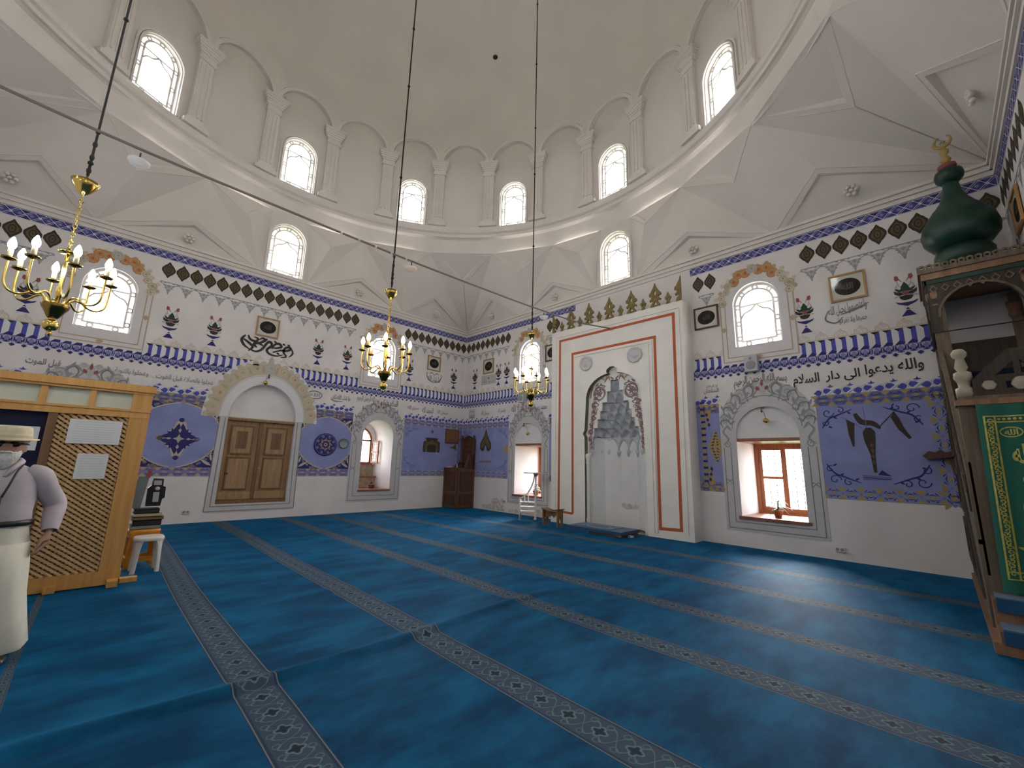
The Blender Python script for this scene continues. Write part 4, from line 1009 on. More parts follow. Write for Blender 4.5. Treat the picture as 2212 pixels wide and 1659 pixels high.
# ------------------------------------------------------------------ back wall
def extraB(p):
    # big verse right of the right window
    p.text('والله يدعوا', 12.30, 13.10, 3.40, 3.66, 'ink', 5, .016, 0, .03); p.text('الى دار', 11.68, 12.22, 3.37, 3.60, 'ink', 5, .016)
    p.text('السلام', 11.13, 11.58, 3.30, 3.60, 'ink', 5, .018)
    p.text('بسم الله الرحمن الرحيم', 9.98, 11.02, 3.40, 3.66, 'greyink', 6, .02, .05)
    p.text('السلطان', 9.30, 9.64, 3.37, 3.50, 'greyink', 4, .014); p.text('ابن السلطان', 9.36, 9.62, 3.51, 3.59, 'greyink', 4, .01)
    p.text('واعتصموا بحبل الله', 11.86, 12.46, 4.70, 4.94, 'greyink', 4, .012, 0, .05); p.text('جميعا ولا تفرقوا', 12.0, 12.44, 4.50, 4.66, 'greyink', 4, .008)
    p.cal([(11.86, 4.84), (11.80, 4.66), (11.95, 4.56), (12.08, 4.66)], .03, 'greyink', 4); p.cal([(12.05, 4.72), (12.25, 4.76), (12.5, 4.86)], .035, 'greyink', 4)
    # left part of the wall
    p.pg(rect(.34, .72, 3.31, 3.68), 'greypale', 2); p.text('محمد', .37, .69, 3.32, 3.50, 'greyink', 4, .02); p.text('علي حسن', .38, .68, 3.52, 3.66, 'greyink', 4, .02)
    p.text('سبحان الله', 1.06, 1.55, 3.36, 3.56, 'greyink', 4, .014); p.text('والحمد لله', 2.02, 2.42, 3.40, 3.58, 'greyink', 4, .012)
    p.text('لا اله الا الله', 2.72, 3.46, 3.40, 3.66, 'greyink', 6, .02); p.text('محمد رسول الله', 3.58, 4.34, 3.34, 3.60, 'greyink', 6, .02); p.text('ابو بكر', 4.1, 4.62, 3.72, 3.84, 'greyink', 6, .02)
    p.pg(rect(1.02, 1.86, 4.56, 4.92), 'greylite', 2); p.pg([(1.06, 4.60), (1.82, 4.60), (1.60, 4.74), (1.46, 4.89), (1.30, 4.74)], 'greypale', 3); p.text('ما شاء الله', 1.16, 1.72, 4.61, 4.75, 'greyink', 4, .012); p.disc((1.44, 4.8), .05, 'greyink', 4)
    # green pointed hanging with tassels
    x, z = 1.40, 2.42
    p.pg([(x, z+.46), (x+.10, z+.2), (x+.30, z-.08), (x+.31, z-.26), (x+.20, z-.37), (x+.10, z-.36), (x+.02, z-.16), (x-.02, z-.16), (x-.10, z-.36), (x-.20, z-.37), (x-.31, z-.26), (x-.30, z-.08), (x-.10, z+.2)], 'brownblk', 2)
    p.pg([(x, z+.32), (x+.09, z+.12), (x+.25, z-.1), (x+.26, z-.24), (x+.19, z-.32), (x+.1, z-.2), (x, z-.09), (x-.1, z-.2), (x-.19, z-.32), (x-.26, z-.24), (x-.25, z-.1), (x-.09, z+.12)], 'olive', 3)
    for i in range(7):
        xx = x-.3+.1*i; p.stroke([(xx, z-.34), (xx+.01, z-.72)], .012, 'greylite', 2); p.pg([(xx-.02, z-.70), (xx+.03, z-.70), (xx+.045, z-.78), (xx-.035, z-.78)], 'purple', 2)
    for i in range(3): p.stroke([(x-.22+.2*i, z-.78), (x-.22+.2*i, z-1.05)], .012, 'greylite', 2); p.leafs((x-.22+.2*i, z-.98), -pi/2, .12, .03, 'slate', 3)
    p.pg([(2.30, 2.12), (2.44, 2.20), (2.58, 2.32), (2.60, 1.94), (2.46, 2.04)], 'gold', 2)
    gold_border(p, 1.33, 2.9, .02, .24, True, 2)
    # blue strip between the mihrab and the right window: gold bobbin border and half lozenge
    for i in range(13):
        zz = 1.26+i*.152; p.pg([(9.17, zz), (9.22, zz-.055), (9.29, zz), (9.22, zz+.055)], 'gold', 4); p.disc((9.22, zz+.076), .032, 'navy', 4, 7); p.disc((9.27, zz+.076), .028, 'navy', 4, 7)
    for i in range(3): p.pg([(9.28+i*.13, 3.08), (9.33+i*.13, 3.03), (9.38+i*.13, 3.08), (9.33+i*.13, 3.12)], 'gold', 4); p.pg([(9.28+i*.13, 1.17), (9.33+i*.13, 1.12), (9.38+i*.13, 1.17), (9.33+i*.13, 1.24)], 'gold', 4)
    for k, zz in ((1, 2.98), (-1, 1.27)):
        p.pg([(9.30, zz), (9.44, zz), (9.40, zz-k*.2), (9.31, zz-k*.42)], 'gold', 3)
        for j in range(3): p.leafs((9.33+.02*j, zz-k*(.06+.12*j)), -k*pi/2, .1, .06, 'navy', 4)
    c, z = 9.50, 2.12
    p.pg([(c, z+.40), (c+.09, z+.2), (c+.12, z), (c+.09, z-.2), (c, z-.38), (c-.10, z-.19), (c-.17, z), (c-.10, z+.2)], 'gold', 2)
    for i in range(5):
        for q in (-1, 1):
            p.pg([(c-.13+.025*i, z+q*(.03+.07*i)), (c-.05+.02*i, z+q*(.07+.07*i)), (c-.06+.02*i, z+q*(.02+.07*i))], 'navy', 3); p.pg([(c+.0, z+q*(.04+.07*i)), (c+.07, z+q*(.08+.055*i)), (c+.03, z+q*(.02+.07*i))], 'navy', 3)
    # painted sword-like emblem with two pennants on the right panel
    x, z = 12.27, 2.1
    p.cal([(12.06, 2.72), (12.14, 2.56), (12.30, 2.52), (12.40, 2.42)], .10, 'brownblk', 3); p.stroke([(12.19, 2.84), (12.21, 2.42)], .012, 'slate', 3)
    p.pg([(12.14, 2.36), (12.19, 2.44), (12.27, 2.44), (12.32, 2.36), (12.31, 2.2), (12.28, 1.95), (12.27, 1.62), (12.23, 1.62), (12.21, 1.95), (12.15, 2.2)], 'brownblk', 3)
    for i in range(4): p.pg([(12.22, 2.12-.1*i), (12.25, 2.16-.1*i), (12.28-.004*i, 2.12-.1*i), (12.25, 2.06-.1*i)], 'olive', 4)
    p.stroke([(12.38, 2.44), (12.62, 2.72)], .016, 'ink', 3); p.pg([(12.56, 2.62), (12.62, 2.72), (12.68, 2.58), (12.72, 2.42), (12.80, 2.24), (12.76, 2.22), (12.64, 2.40)], 'brownblk', 3)
    p.stroke([(11.86, 2.66), (12.02, 2.54), (12.14, 2.44)], .012, 'slate', 3); p.pg([(11.92, 2.62), (12.04, 2.53), (12.02, 2.36), (12.0, 2.1), (11.97, 2.1), (11.93, 2.35)], 'brownblk', 3)
    p.pg([(12.06, 1.58), (12.46, 1.54), (12.46, 1.50), (12.06, 1.48)], 'slate', 3); p.pg([(12.28, 1.58), (12.34, 1.67), (12.46, 1.56)], 'navy', 4); p.stroke([(12.08, 1.53), (12.44, 1.50)], .01, 'navy', 4)
    gold_border(p, 1.11, 3.11, 13.07, 13.31, True)
    # damp stains low on the wall by the corner
    rnd = random.Random(3)
    for (a, b, zz, k) in ((1.35, 2.5, .10, 9), (1.9, 2.45, .28, 5), (2.7, 4.6, .10, 8)):
        for i in range(k):
            x = a+(b-a)*(i+.5)/k; n = 10; rx = .10+.06*rnd.random(); zz2 = zz*(.6+.7*rnd.random()); rz_ = min(zz2-.015, .06+.07*rnd.random())
            p.pg([(x+rx*cos(2*pi*j/n), zz2+rz_*sin(2*pi*j/n)) for j in range(n)], 'stain', 1)
decorate('painted_decoration', WBk, PB, .01, XW-.01, UPW, (3.53, 10.54), [.62, 1.98, 2.42, 11.46, 13.02],
         [(.01, 2.605, 'corner'), (4.455, 4.94, 'strip'), (9.09, 9.615, 'strip'), (11.465, 13.34, 'right')], extraB)

# ------------------------------------------------------------------ right wall (seen at a grazing angle)
decorate('painted_decoration', WC, PC, .01, 13.98, UPC, (), [.6, 1.9, 5.0, 6.2], [], None)
# ================================================================== MIHRAB
def mihrab():
    R = empty('mihrab', (7.02, -.49, 0), 'tall white plaster prayer niche with red painted outlines and grey stalactite hood', 'mihrab')
    F = .49; x0, x1, H = 4.95, 9.09, 5.70; cn = 7.07
    rec = [(6.16, 0), (7.98, 0), (7.98, 2.0), (7.93, 3.3)] + [(cn+.86*cos(pi*i/22), 3.34+.80*sin(pi*i/22)**.8) for i in range(1, 22)] + [(6.21, 3.3), (6.16, 2.6), (6.10, 2.5), (6.16, 2.4)]
    rec = rec[:4+10] + [(cn+.17, 4.16), (cn+.16, 4.24), (cn+.06, 4.31), (cn-.06, 4.31), (cn-.16, 4.24), (cn-.17, 4.16)] + rec[4+11:]
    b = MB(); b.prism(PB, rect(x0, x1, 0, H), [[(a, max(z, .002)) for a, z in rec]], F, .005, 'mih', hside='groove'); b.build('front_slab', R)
    # recessed back board with the stepped opening of the stalactite hood
    steps = [(.80, 0, 2.02), (.76, 2.02, 2.42), (.70, 2.42, 2.66), (.58, 2.66, 2.90), (.49, 2.90, 3.13), (.42, 3.13, 3.36), (.26, 3.36, 3.66), (.14, 3.66, 3.96)]
    op = [(cn-.80, .002)] + [(cn+.80, .002)]
    for w, z0, z1 in steps: op += [(cn+w, max(z0, .004)), (cn+w, z1)]
    for w, z0, z1 in steps[::-1]: op += [(cn-w, z1), (cn-w, max(z0, .004))]
    op = op[1:-1] if False else [op[i] for i in range(len(op)) if i == 0 or op[i] != op[i-1]]
    q = []
    for pt in op[1:]:
        if not q or (abs(q[-1][0]-pt[0])+abs(q[-1][1]-pt[1])) > 1e-4: q.append(pt)
    op = q
    b = MB(); D = F-.15
    b.prism(PB, rect(6.0, 8.1, .001, 4.4), [op], D, D-.05, 'mih'); b.build('niche_frame', R)
    # niche shaft: five-sided recess behind the board
    b = MB(); fp = [(cn-.80, D-.05), (cn-.62, -.08), (cn-.25, -.32), (cn+.25, -.32), (cn+.62, -.08), (cn+.80, D-.05)]
    for i in range(5):
        (a, da), (c, dc) = fp[i], fp[i+1]
        b.add([PB(a, .0, da), PB(c, 0, dc), PB(c, 2.4, dc), PB(a, 2.4, da)], [(0, 1, 2, 3)], 'nicheW')
    b.prism(PB, rect(6.0, 8.15, -.005, 3.95), [], -.42, -.5, 'nicheW'); b.build('niche_shaft', R)  # unseen backing plate, added to stop sky light leaking through the hood
    s = Paint(lambda a, z, d: PB(a, z, d-.32+.0)); 
    # stalactite hood: tiers of scalloped cells corbelling forward
    for k, (w, z0, z1) in enumerate(steps[1:]):
        t = MB(); dep = [.62, .56, .48, .40, .33, .24, .16][k]; up = ([.56, .48, .40, .33, .24, .16, .08])[k]; wu = (steps[2:]+[(.06, 0, 0)])[k][0]
        n = [8, 7, 7, 6, 5, 3, 1][k]; seg = n*10; rows = []
        for v in (0, .15, .3, .45, .6, .75, .88, 1):
            row = []; zz = z0-.02+(z1-z0+.02)*v
            for j in range(seg+1):
                u = j/seg; a = pi*(1-u); cell = abs(sin(pi*u*n)); sa = max(0, sin(a))
                hood = max(0, 1-(v/(.28+.62*cell))**4)       # each cell closes in a pointed hood
                dd = dep + .13*cell**.8*hood - .07*(1-hood)*v
                row.append(PB(cn+(w+.01)*cos(a), zz + (.035*cell if v == 0 else 0), D-.03-dd*sa**.7))
            rows.append(row)
        fs = []; m = seg+1; vs = [p for r in rows for p in r]
        t.add(vs, [(i*m+j, i*m+j+1, (i+1)*m+j+1, (i+1)*m+j) for i in range(len(rows)-1) for j in range(seg)], 'muq', True)
        # soffit up to the next tier
        r2 = [PB(cn+wu*cos(pi*(1-j/seg)), z1+.001, D-.03-up*sin(pi*(j/seg))**.7) for j in range(seg+1)]
        t.add(rows[-1]+r2, [(j, j+1, m+j+1, m+j) for j in range(seg)], 'muq', False)
        # little ribs and ogee hoods between the cells
        for i in range(n+1):
            u = i/n; a = pi*(1-u); dd = dep-.0
            x, y = cn+(w+.0)*cos(a), D-.03-(dd)*max(0, sin(a))**.7
            t.tube([PB(x, z0-.02, y), PB(x, z0+(z1-z0)*.6, y+.01), PB(x*.97+cn*.03, z1, y+.04)], [.018, .014, .02], 'muq', 5)
            if k == 0:
                t.tube([PB(x, z0+.03, y+.0), PB(x, z0-.03, y+.01), PB(x, z0-.11, y+.02)], [.06, .045, .014], 'muq', 7); t.sphere(PB(x, z0-.115, y+.02), .022, 'muq', 7, 5)
        t.build('stalactite_tier', R)
    # twisted colonnettes
    for q in (-1, 1):
        c = MB(); x = cn+q*.865; prof = [(.07, .0), (.07, .10), (.05, .13), (.065, .18), (.05, .23)]
        prof += [(.045+.006*(i % 2), .26+.05*i) for i in range(27)] + [(.06, 1.60), (.045, 1.64), (.065, 1.70), (.05, 1.76), (.075, 1.84), (.08, 1.92), (.05, 1.95)]
        c.lathe(prof, PB(x, 0, D+.05), 'nicheW', 12); c.build('colonnette', R)
    # carved and painted arabesque on the board
    p = Paint(lambda a, z, d: PB(a, z, D+d))
    for q in (-1, 1):
        x, z = cn+q*.50, 3.62
        p.disc((x, z), .20, 'purple', 1, 18); p.disc((x, z), .155, 'mih', 2, 16)
        p.stroke(spiral(x, z, .20, .5, 1.6*q, 26, .1), .022, 'purple', 3); p.stroke(spiral(x+.01, z, .25, 2.2, .7*q, 18, .6), .018, 'greymid', 3)
        for i in range(6): p.leafs((x, z), i*pi/3, .13, .05, 'purple', 4)
        p.cal([(cn+q*.08, 4.0), (cn+q*.22, 4.10), (cn+q*.30, 3.98), (cn+q*.42, 4.06), (cn+q*.58, 4.0)], .045, 'tan', 2); p.cal([(cn+q*.14, 3.95), (cn+q*.20, 4.05), (cn+q*.33, 3.90)], .035, 'purple', 2)
        for i, (dx, zz) in enumerate(((.70, 3.30), (.66, 3.12), (.72, 2.92), (.74, 2.74), (.78, 2.55), (.80, 2.36))):
            x = cn+q*dx
            if i > 2: x = cn+q*min(dx+.03, .81)
            p.stroke(spiral(x, zz, .075, i, 1.3*q, 14), .024, 'purple', 2); p.leafs((x-q*.02, zz-.08), pi/2-q*.5, .15, .06, 'purple', 2); p.cal([(x-q*.06, zz+.08), (x+q*.04, zz+.04), (x, zz-.1)], .03, 'purple', 2)
        for i in range(5): p.stroke(spiral(cn+q*.825, 2.28-.07*i, .04, i, 1.2*q, 10), .014, 'tan', 2)
    for q in (-1, 1):
        for i in range(15):
            zz = 2.08+.125*i; xx = cn+q*(.83-.012*max(0, i-4)-.012*(i > 8)*(i-8)); ins = [.80, .76, .76, .76, .72, .72, .66, .60, .58, .52, .50, .46, .42, .30, .26][i]
            w = abs(xx-cn)-ins
            if w < .04: w = .05
            p.leafs((xx-q*.01, zz), pi/2+q*.9, min(.16, w+.06), .06, 'purple', 2); p.cal([(xx, zz-.05), (xx-q*w*.5, zz+.02), (xx-q*w*.9, zz-.02), (xx-q*w*.6, zz-.07)], .03, 'purple' if i % 3 else 'tan', 3)
            if w > .14: p.disc((xx-q*w*.55, zz+.05), .03, 'purple', 3, 8)
        p.cal([(cn+q*.72, 3.72), (cn+q*.66, 3.92), (cn+q*.5, 4.03), (cn+q*.34, 4.04)], .05, 'tan', 2); p.cal([(cn+q*.80, 3.5), (cn+q*.76, 3.7), (cn+q*.70, 3.84)], .05, 'purple', 2)
        p.cal([(cn+q*.12, 4.06), (cn+q*.05, 3.99), (cn+q*.14, 3.93)], .04, 'purple', 2)
    p.build('arabesque', R)
    # red outlines painted on the front, pale mouldings beside them
    p = Paint(lambda a, z, d: PB(a, z, F+d))
    for pts in ([(5.24, .32), (5.28, 5.38), (8.86, 5.39), (8.80, .23), (8.30, .21), (8.35, 4.89), (5.75, 4.89), (5.74, .30)],): p.stroke(pts, .07, 'red', 2); p.stroke([pts[0], pts[-1]], .06, 'red', 2)
    p.build('red_outline', R)
    b = MB(); PF = lambda a, z, d: PB(a, z, F+d)
    b.bars(PF, [(5.10, .12), (5.13, 5.52), (9.0, 5.52), (8.95, .12)], .03, .02, -.01, 'mih'); b.bars(PF, [(8.22, .1), (8.25, 4.80), (5.84, 4.80)], .05, .03, -.01, 'mih'); b.bars(PF, [(8.15, .1), (8.17, 4.73)], .025, .02, -.01, 'mih')
    b.build('moulding', R)
    for x in (6.24, 7.78):
        r = MB(); r.lathe([(.20, 0), (.195, .035), (.155, .04), (.145, .012), (.09, .02), (.07, .05), (0, .06)], PB(x, 4.52, F), 'greypale', 30, axis=Matrix.Rotation(pi/2, 3, 'X'), lobes=11, lobe=.13); r.build('rosette_boss', R)
    # gilded cresting along the top
    def crest(cx, big, half=0):
        t = MB(); d0, d1 = F-.0, F-.045
        def cl(pts): return pts if not half else [(max(a, cx) if half > 0 else min(a, cx), z) for a, z in pts]
        if big:
            o = [(.14, 0), (.115, .08), (.065, .15), (.08, .19), (.14, .16), (.155, .21), (.115, .235), (.085, .285), (.165, .32), (.155, .385), (.11, .42), (.075, .49), (.03, .56), (0, .66)]
            full = [(cx+a, H-.01+z) for a, z in o] + [(cx-a, H-.01+z) for a, z in o[::-1][1:]]
            h = [[(cx-.025, H+.31), (cx+.025, H+.31), (cx+.032, H+.38), (cx, H+.47), (cx-.032, H+.38)], [(cx-.06, H+.04), (cx+.06, H+.04), (cx, H+.15)]]
            if half:
                t.prism(PB, [(cx, H-.01)] + ([(cx+a, H-.01+z) for a, z in o] if half > 0 else [(cx-a, H-.01+z) for a, z in o]), [], d0, d1, 'crest')
            else: t.prism(PB, full, h, d0, d1, 'crest')
        else:
            o = [(.055, 0), (.03, .08), (.07, .14), (.08, .185), (.04, .22), (.02, .27), (0, .32)]
            t.prism(PB, [(cx+a, H-.01+z) for a, z in o] + [(cx-a, H-.01+z) for a, z in o[::-1][1:]], [[(cx-.02, H+.10), (cx+.02, H+.10), (cx, H+.18)]], d0, d1, 'crest')
        t.build('crest_ornament', R)
    bx = [5.68, 6.34, 7.03, 7.72, 8.40]
    for x in bx: crest(x, True)
    crest(4.96, True, 1); crest(9.08, True, -1)
    for x in (5.33, 6.01, 6.69, 7.38, 8.06, 8.74): crest(x, False)
    p = Paint(lambda a, z, d: PB(a, z, -.32+d))
    rnd = random.Random(5)
    for i in range(9):
        x = 6.83+.055*i; p.pg([(x+.075*cos(2*pi*j/8), .56+.07*sin(2*pi*j/8)*(.6+.6*rnd.random())+.02*sin(i*2)) for j in range(8)], 'stain', 1)
    p.build('damp_stain', R)
mihrab()

# ================================================================== CHANDELIERS
def chandelier_proto():
    r = empty('chandelier')
    b = MB(); b.lathe([(0, -.02), (.03, -.015), (.045, .0), (.075, .06), (.10, .10), (.105, .13), (.09, .145), (.03, .16), (.03, .18)], (0, 0, 0), 'brassD', 18)
    b.build('hub', r)
    b = MB(); b.sphere((0, 0, -.085), .062, 'brass', 14, 9); b.lathe([(.022, -.03), (.03, -.02), (.02, 0)], (0, 0, 0), 'brass', 10); b.lathe([(0, -.20), (.012, -.19), (.02, -.16), (.012, -.14)], (0, 0, 0), 'brass', 10); b.build('ball_finial', r)
    b = MB(); b.lathe([(.016, .15), (.022, .3), (.012, .34), (.018, .5), (.014, .70)], (0, 0, 0), 'brass', 10); b.lathe([(0, .68), (.075, .69), (.08, .70), (.02, .72), (.012, .76)], (0, 0, 0), 'brass', 16); b.build('stem', r)
    c = MB(); z = .77
    for i in range(13):
        pts = [(0 if i % 2 else .016*cos(a*pi/4), .016*cos(a*pi/4) if i % 2 else 0, z+.03*sin(a*pi/4)) for a in range(9)]; c.tube(pts, .0055, 'brass', 5); z += .047
    c.build('chain', r)
    b = MB(); b.lathe([(0, 1.36), (.02, 1.37), (.05, 1.40), (.095, 1.47), (.115, 1.52), (.105, 1.515), (.03, 1.43), (.012, 1.5), (.012, 1.62)], (0, 0, 0), 'brass', 20); b.build('cup', r)
    for k in range(8):
        a = k*pi/4+.25; ca, sa = cos(a), sin(a); P = lambda q, z: (q*ca, q*sa, z)
        t = MB(); t.tube([P(*q) for q in cat([(.07, .12), (.10, .20), (.16, .215), (.24, .16), (.31, .165), (.355, .22), (.365, .32), (.365, .46)], 5)], .0105, 'brass', 7); o = t.build('arm', r)
        t = MB(); t.lathe([(.012, .45), (.05, .465), (.058, .478), (.05, .474), (.018, .468)], P(.365, 0), 'brassD', 14); t.build('drip_pan', o)
        t = MB(); t.lathe([(.020, .47), (.020, .56), (.014, .565)], P(.365, 0), 'sleeve', 10); t.build('candle_sleeve', o)
        t = MB(); t.lathe([(.012, .56), (.026, .585), (.031, .61), (.024, .645), (.010, .68), (0, .69)], P(.365, 0), 'coolbulb', 10); t.build('bulb', o)
    return r
CH = chandelier_proto()
def domez(y): return SPZ + 6.1*sqrt(max(0, 1-((y+7)/6.72)**2)) - .02
for i, (y, z, lab) in enumerate(((-10.7, 2.93, 'brass chandelier with cool white bulbs above the wooden screen and the hatted man'),
                                 (-7.1, 2.86, 'middle brass chandelier, its candle bulbs glowing warm orange'),
                                 (-3.64, 2.98, 'brass chandelier with cool white bulbs hanging near the mihrab, farthest of the row'))):
    o = CH if i == 0 else copy_tree(CH)
    o.location = (7, y, z); tag(o, lab, 'chandelier', 'brass chandeliers in a row down the hall')
    if i == 1:
        for a in o.children:
            for s in a.children:
                if s.name.startswith('bulb'):
                    if not s.data.name.startswith('warm'):
                        me = bpy.data.meshes.get('warm_bulb' + s.data.name) or s.data.copy(); me.name = 'warm_bulb' + s.data.name
                        me.materials[0] = M['warmbulb']; s.data = me
    c = MB(); zt = domez(y) - z; n = 40
    c.tube([(.0, 0, 1.6), (.0, 0, 2.1), (0, 0, zt)], [.014, .012, .012], 'cord', 6)
    for j in range(8): c.sphere((0, 0, 1.75+j*1.7+.2*(j % 3)), .026, 'cord', 7, 5)
    for j in range(4): c.sphere((0, 0, 1.66+.16*j), .022, 'cord', 7, 5, (1, 1, 1.8))
    if i == 1: c.tube([(-.015, 0, 1.6), (-.035, 0, 1.85), (-.012, 0, 2.1)], .007, 'cord', 5)
    q = c.build('cord'); q.parent = o
# cable across the hall that steadies the chandeliers
b = MB(); b.tube(cat([(7.04, -.50, 5.41), (7.04, -2., 5.20), (7.04, -3.64, 5.10), (7.04, -5.3, 5.05), (7.04, -7.1, 5.02), (7.04, -9, 5.03), (7.04, -10.7, 5.06), (7.04, -12.5, 5.2), (7.04, -13.98, 5.4)], 5), .017, 'rod', 7)
for i in range(24): b.lathe([(.022, -.015), (.022, .015)], (7, -1.2-.42*i, 5.03+.0*i) if False else (7.04, -6.9-.28*i, 5.021), 'wplast', 8, axis=Matrix.Rotation(pi/2, 3, 'X')) if i < 5 else None
tag(b.build('steadying_cable', origin=(7, -7, 5.02)), 'long grey cable strung across the hall past the three chandeliers', 'cable')
d0 = None
for y, lab in ((-10.34, 'round white disc hanging from the cable near the left chandelier'), (-6.79, 'round white disc hanging from the cable beside the warm lit chandelier'), (-3.29, 'small round white disc hanging from the cable near the mihrab')):
    if d0 is None:
        d0 = empty('hanging_disc', (7.04, y, 5.0)); b = MB(); b.lathe([(0, -.16), (.055, -.165), (.06, -.15), (.085, -.145), (.10, -.12), (.10, -.105), (.05, -.09), (0, -.085)], (7.04, y, 5.0), 'disc', 22); b.build('disc', d0)
        b = MB(); b.lathe([(.009, -.09), (.009, .0)], (7.04, y, 5.0), 'cord', 6); b.build('hanger', d0); o = d0
    else: o = copy_tree(d0); o.location = (7.04, y, 5.0 if y < -5 else 5.085)
    tag(o, lab, 'disc', 'white discs on the cable')

# ================================================================== FRAMED OVALS, SPEAKERS, SOCKETS, PENDANTS
def picture(wood_):
    r = empty('framed_picture'); w, h = .575, .56
    b = MB(); b.prism(PL, rect(-w/2, w/2, -h/2, h/2), [rect(-w/2+.035, w/2-.035, -h/2+.035, h/2-.035)], .035, 0, wood_); b.build('frame', r)
    b = MB(); b.tess(PL, rect(-w/2+.03, w/2-.03, -h/2+.03, h/2-.03), [], .012, 'board'); b.build('mount', r)
    b = MB(); b.prism(PL, [(.205*cos(a*pi/16), .175*sin(a*pi/16)) for a in range(32)], [], .018, .012, 'oval')
    p = Paint(PL); p.d = lambda l: .0195
    p.text('الله', -.09, .09, -.06, .08, 'ovalgold', 1, .03); o = b.build('oval', r); p.build('gilt_script', o)
    b = MB(); b.tess(PL, rect(-w/2+.03, w/2-.03, -h/2+.03, h/2-.03), [], .024, 'picglass'); b.build('glass', r)
    return r
PIC = {'frameL': picture('frameL'), 'frameD': picture('frameD')}
used = set()
def put(proto, loc, rz, label, cat_, group, key):
    o = proto if key not in used else copy_tree(proto)
    used.add(key); o.location = loc; o.rotation_euler = (0, 0, rz); tag(o, label, cat_, group); return o
G = 'framed black ovals high on the walls'
put(PIC['frameL'], PA(-7.215, 5.27, .012), RA, 'light framed black oval picture above the door calligraphy', 'picture', G, 'pl')
put(PIC['frameL'], PA(-1.545, 5.29, .012), RA, 'light framed black oval picture on the left wall near the corner pulpit', 'picture', G, 'pl')
put(PIC['frameL'], PB(1.425, 5.26, .012), RB, 'light framed black oval above the grey painted panel, left of the mihrab', 'picture', G, 'pl')
put(PIC['frameL'], PB(12.21, 5.26, .012), RB, 'light framed black oval picture reflecting a window, right of the right upper window', 'picture', G, 'pl')
put(PIC['frameL'], PC(1.12, 5.46, .012), RC, 'light framed oval picture on the side wall behind the minbar dome', 'picture', G, 'pl')
put(PIC['frameD'], PB(9.475, 5.27, .012), RB, 'dark red framed black oval picture just right of the mihrab', 'picture', G, 'pd')
put(PIC['frameD'], PB(4.57, 5.25, .012), RB, 'dark framed black oval half hidden behind the left edge of the mihrab', 'picture', G, 'pd')

sp = empty('wall_speaker'); b = MB(); b.prism(PL, rect(-.13, .13, -.18, .18), [], .16, 0, 'gplast'); b.build('cabinet', sp)
b = MB(); b.lathe([(0, .004), (.05, .008), (.095, .012), (.10, 0)], (0, -.16, -.04), 'greymid', 22, axis=Matrix.Rotation(pi/2, 3, 'X')); b.build('speaker_cone', sp)
b = MB(); b.lathe([(0, .006), (.03, .008), (.035, 0)], (0, -.16, .11), 'greymid', 14, axis=Matrix.Rotation(pi/2, 3, 'X')); b.build('tweeter', sp)
put(sp, PB(10.40, 3.945, .002), RB, 'small grey loudspeaker on the wall under the right upper window', 'speaker', 'grey wall loudspeakers', 'sp')
put(sp, PB(3.30, 3.87, .002), RB, 'small grey loudspeaker under the upper window left of the mihrab', 'speaker', 'grey wall loudspeakers', 'sp')

so = empty('wall_socket'); b = MB(); b.prism(PL, rect(-.075, .075, -.042, .042), [], .03, 0, 'wplast'); b.build('face_plate', so)
for q in (-1, 1):
    b = MB(); b.lathe([(0, .002), (.024, .002), (.028, .004), (.03, 0)], (q*.036, -.03, 0), 'greymid', 12, axis=Matrix.Rotation(pi/2, 3, 'X')); b.build('outlet', so)
put(so, PB(11.59, .19, .002), RB, 'white double wall socket low on the wall, right of the right window', 'socket', 'wall sockets', 'so')
put(so, PA(-8.40, .26, .002), RA, 'white wall socket low on the wall left of the wooden door', 'socket', 'wall sockets', 'so')
put(so, PB(2.50, .36, .002), RB, 'white wall socket beside the stained plaster left of the left window', 'socket', 'wall sockets', 'so')

def pendant(P, s, z0, z1, ds, lab, dd=.06):
    c = P(s+ds, z1, dd); r = empty('hanging_ornament', c, lab, 'ornament', 'brass baubles hanging in the arches')
    b = MB(); b.lathe([(0, -.055), (.03, -.05), (.06, -.02), (.065, .0), (.06, .02), (.03, .05), (.012, .06), (0, .065)], c, 'brass', 8, smooth=False); b.build('bauble', r)
    b = MB(); b.tube([c[:2] + (z1+.06,), P(s+ds*.7, (z0+z1)/2+.06, dd), P(s, z0, dd*.6)], .006, 'rod', 5); b.build('wire', r)
    b = MB(); b.tube([P(s, z0+.05, -.08), P(s, z0+.05, dd*.6), P(s, z0-.05, dd*.6)], .016, 'brassD', 6); b.build('hook', r)
pendant(PB, 10.50, 2.90, 2.66, .07, 'brass bauble on a wire in the arch of the right window')
pendant(PB, 3.35, 2.92, 2.62, .22, 'brass bauble on a wire in the arch of the left window beside the mihrab')
pendant(PA, -7.02, 3.86, 3.66, -.08, 'brass bauble hanging in the arch above the old wooden door', .10)

# plates on the blue panel right of the door
r = empty('wall_plate', PA(-5.25, 2.05, .004), 'large dark blue round plate with floral pattern on the blue wall panel', 'plate')
b = MB(); AX = Matrix.Rotation(pi/2, 3, 'Y'); b.lathe([(.34, 0), (.34, .02), (.30, .03), (.2, .018), (0, .016)], PA(-5.25, 2.05, .004), 'navy', 36, axis=AX); b.build('dish', r)
p = Paint(lambda s, z, d: PA(s, z, .036+d*.6))
for i in range(8):
    a = i*pi/4; c = (-5.25+.09*cos(a), 2.05+.09*sin(a)); p.leafs(c, a, .13, .08, 'purple', 1); p.disc((-5.25+.13*cos(a+.3), 2.05+.13*sin(a+.3)), .02, 'goldpale', 3, 7); p.disc((-5.25+.25*cos(a+.39), 2.05+.25*sin(a+.39)), .045, 'slate', 1, 9); p.disc((-5.25+.25*cos(a+.39), 2.05+.25*sin(a+.39)), .022, 'purple', 2, 7)
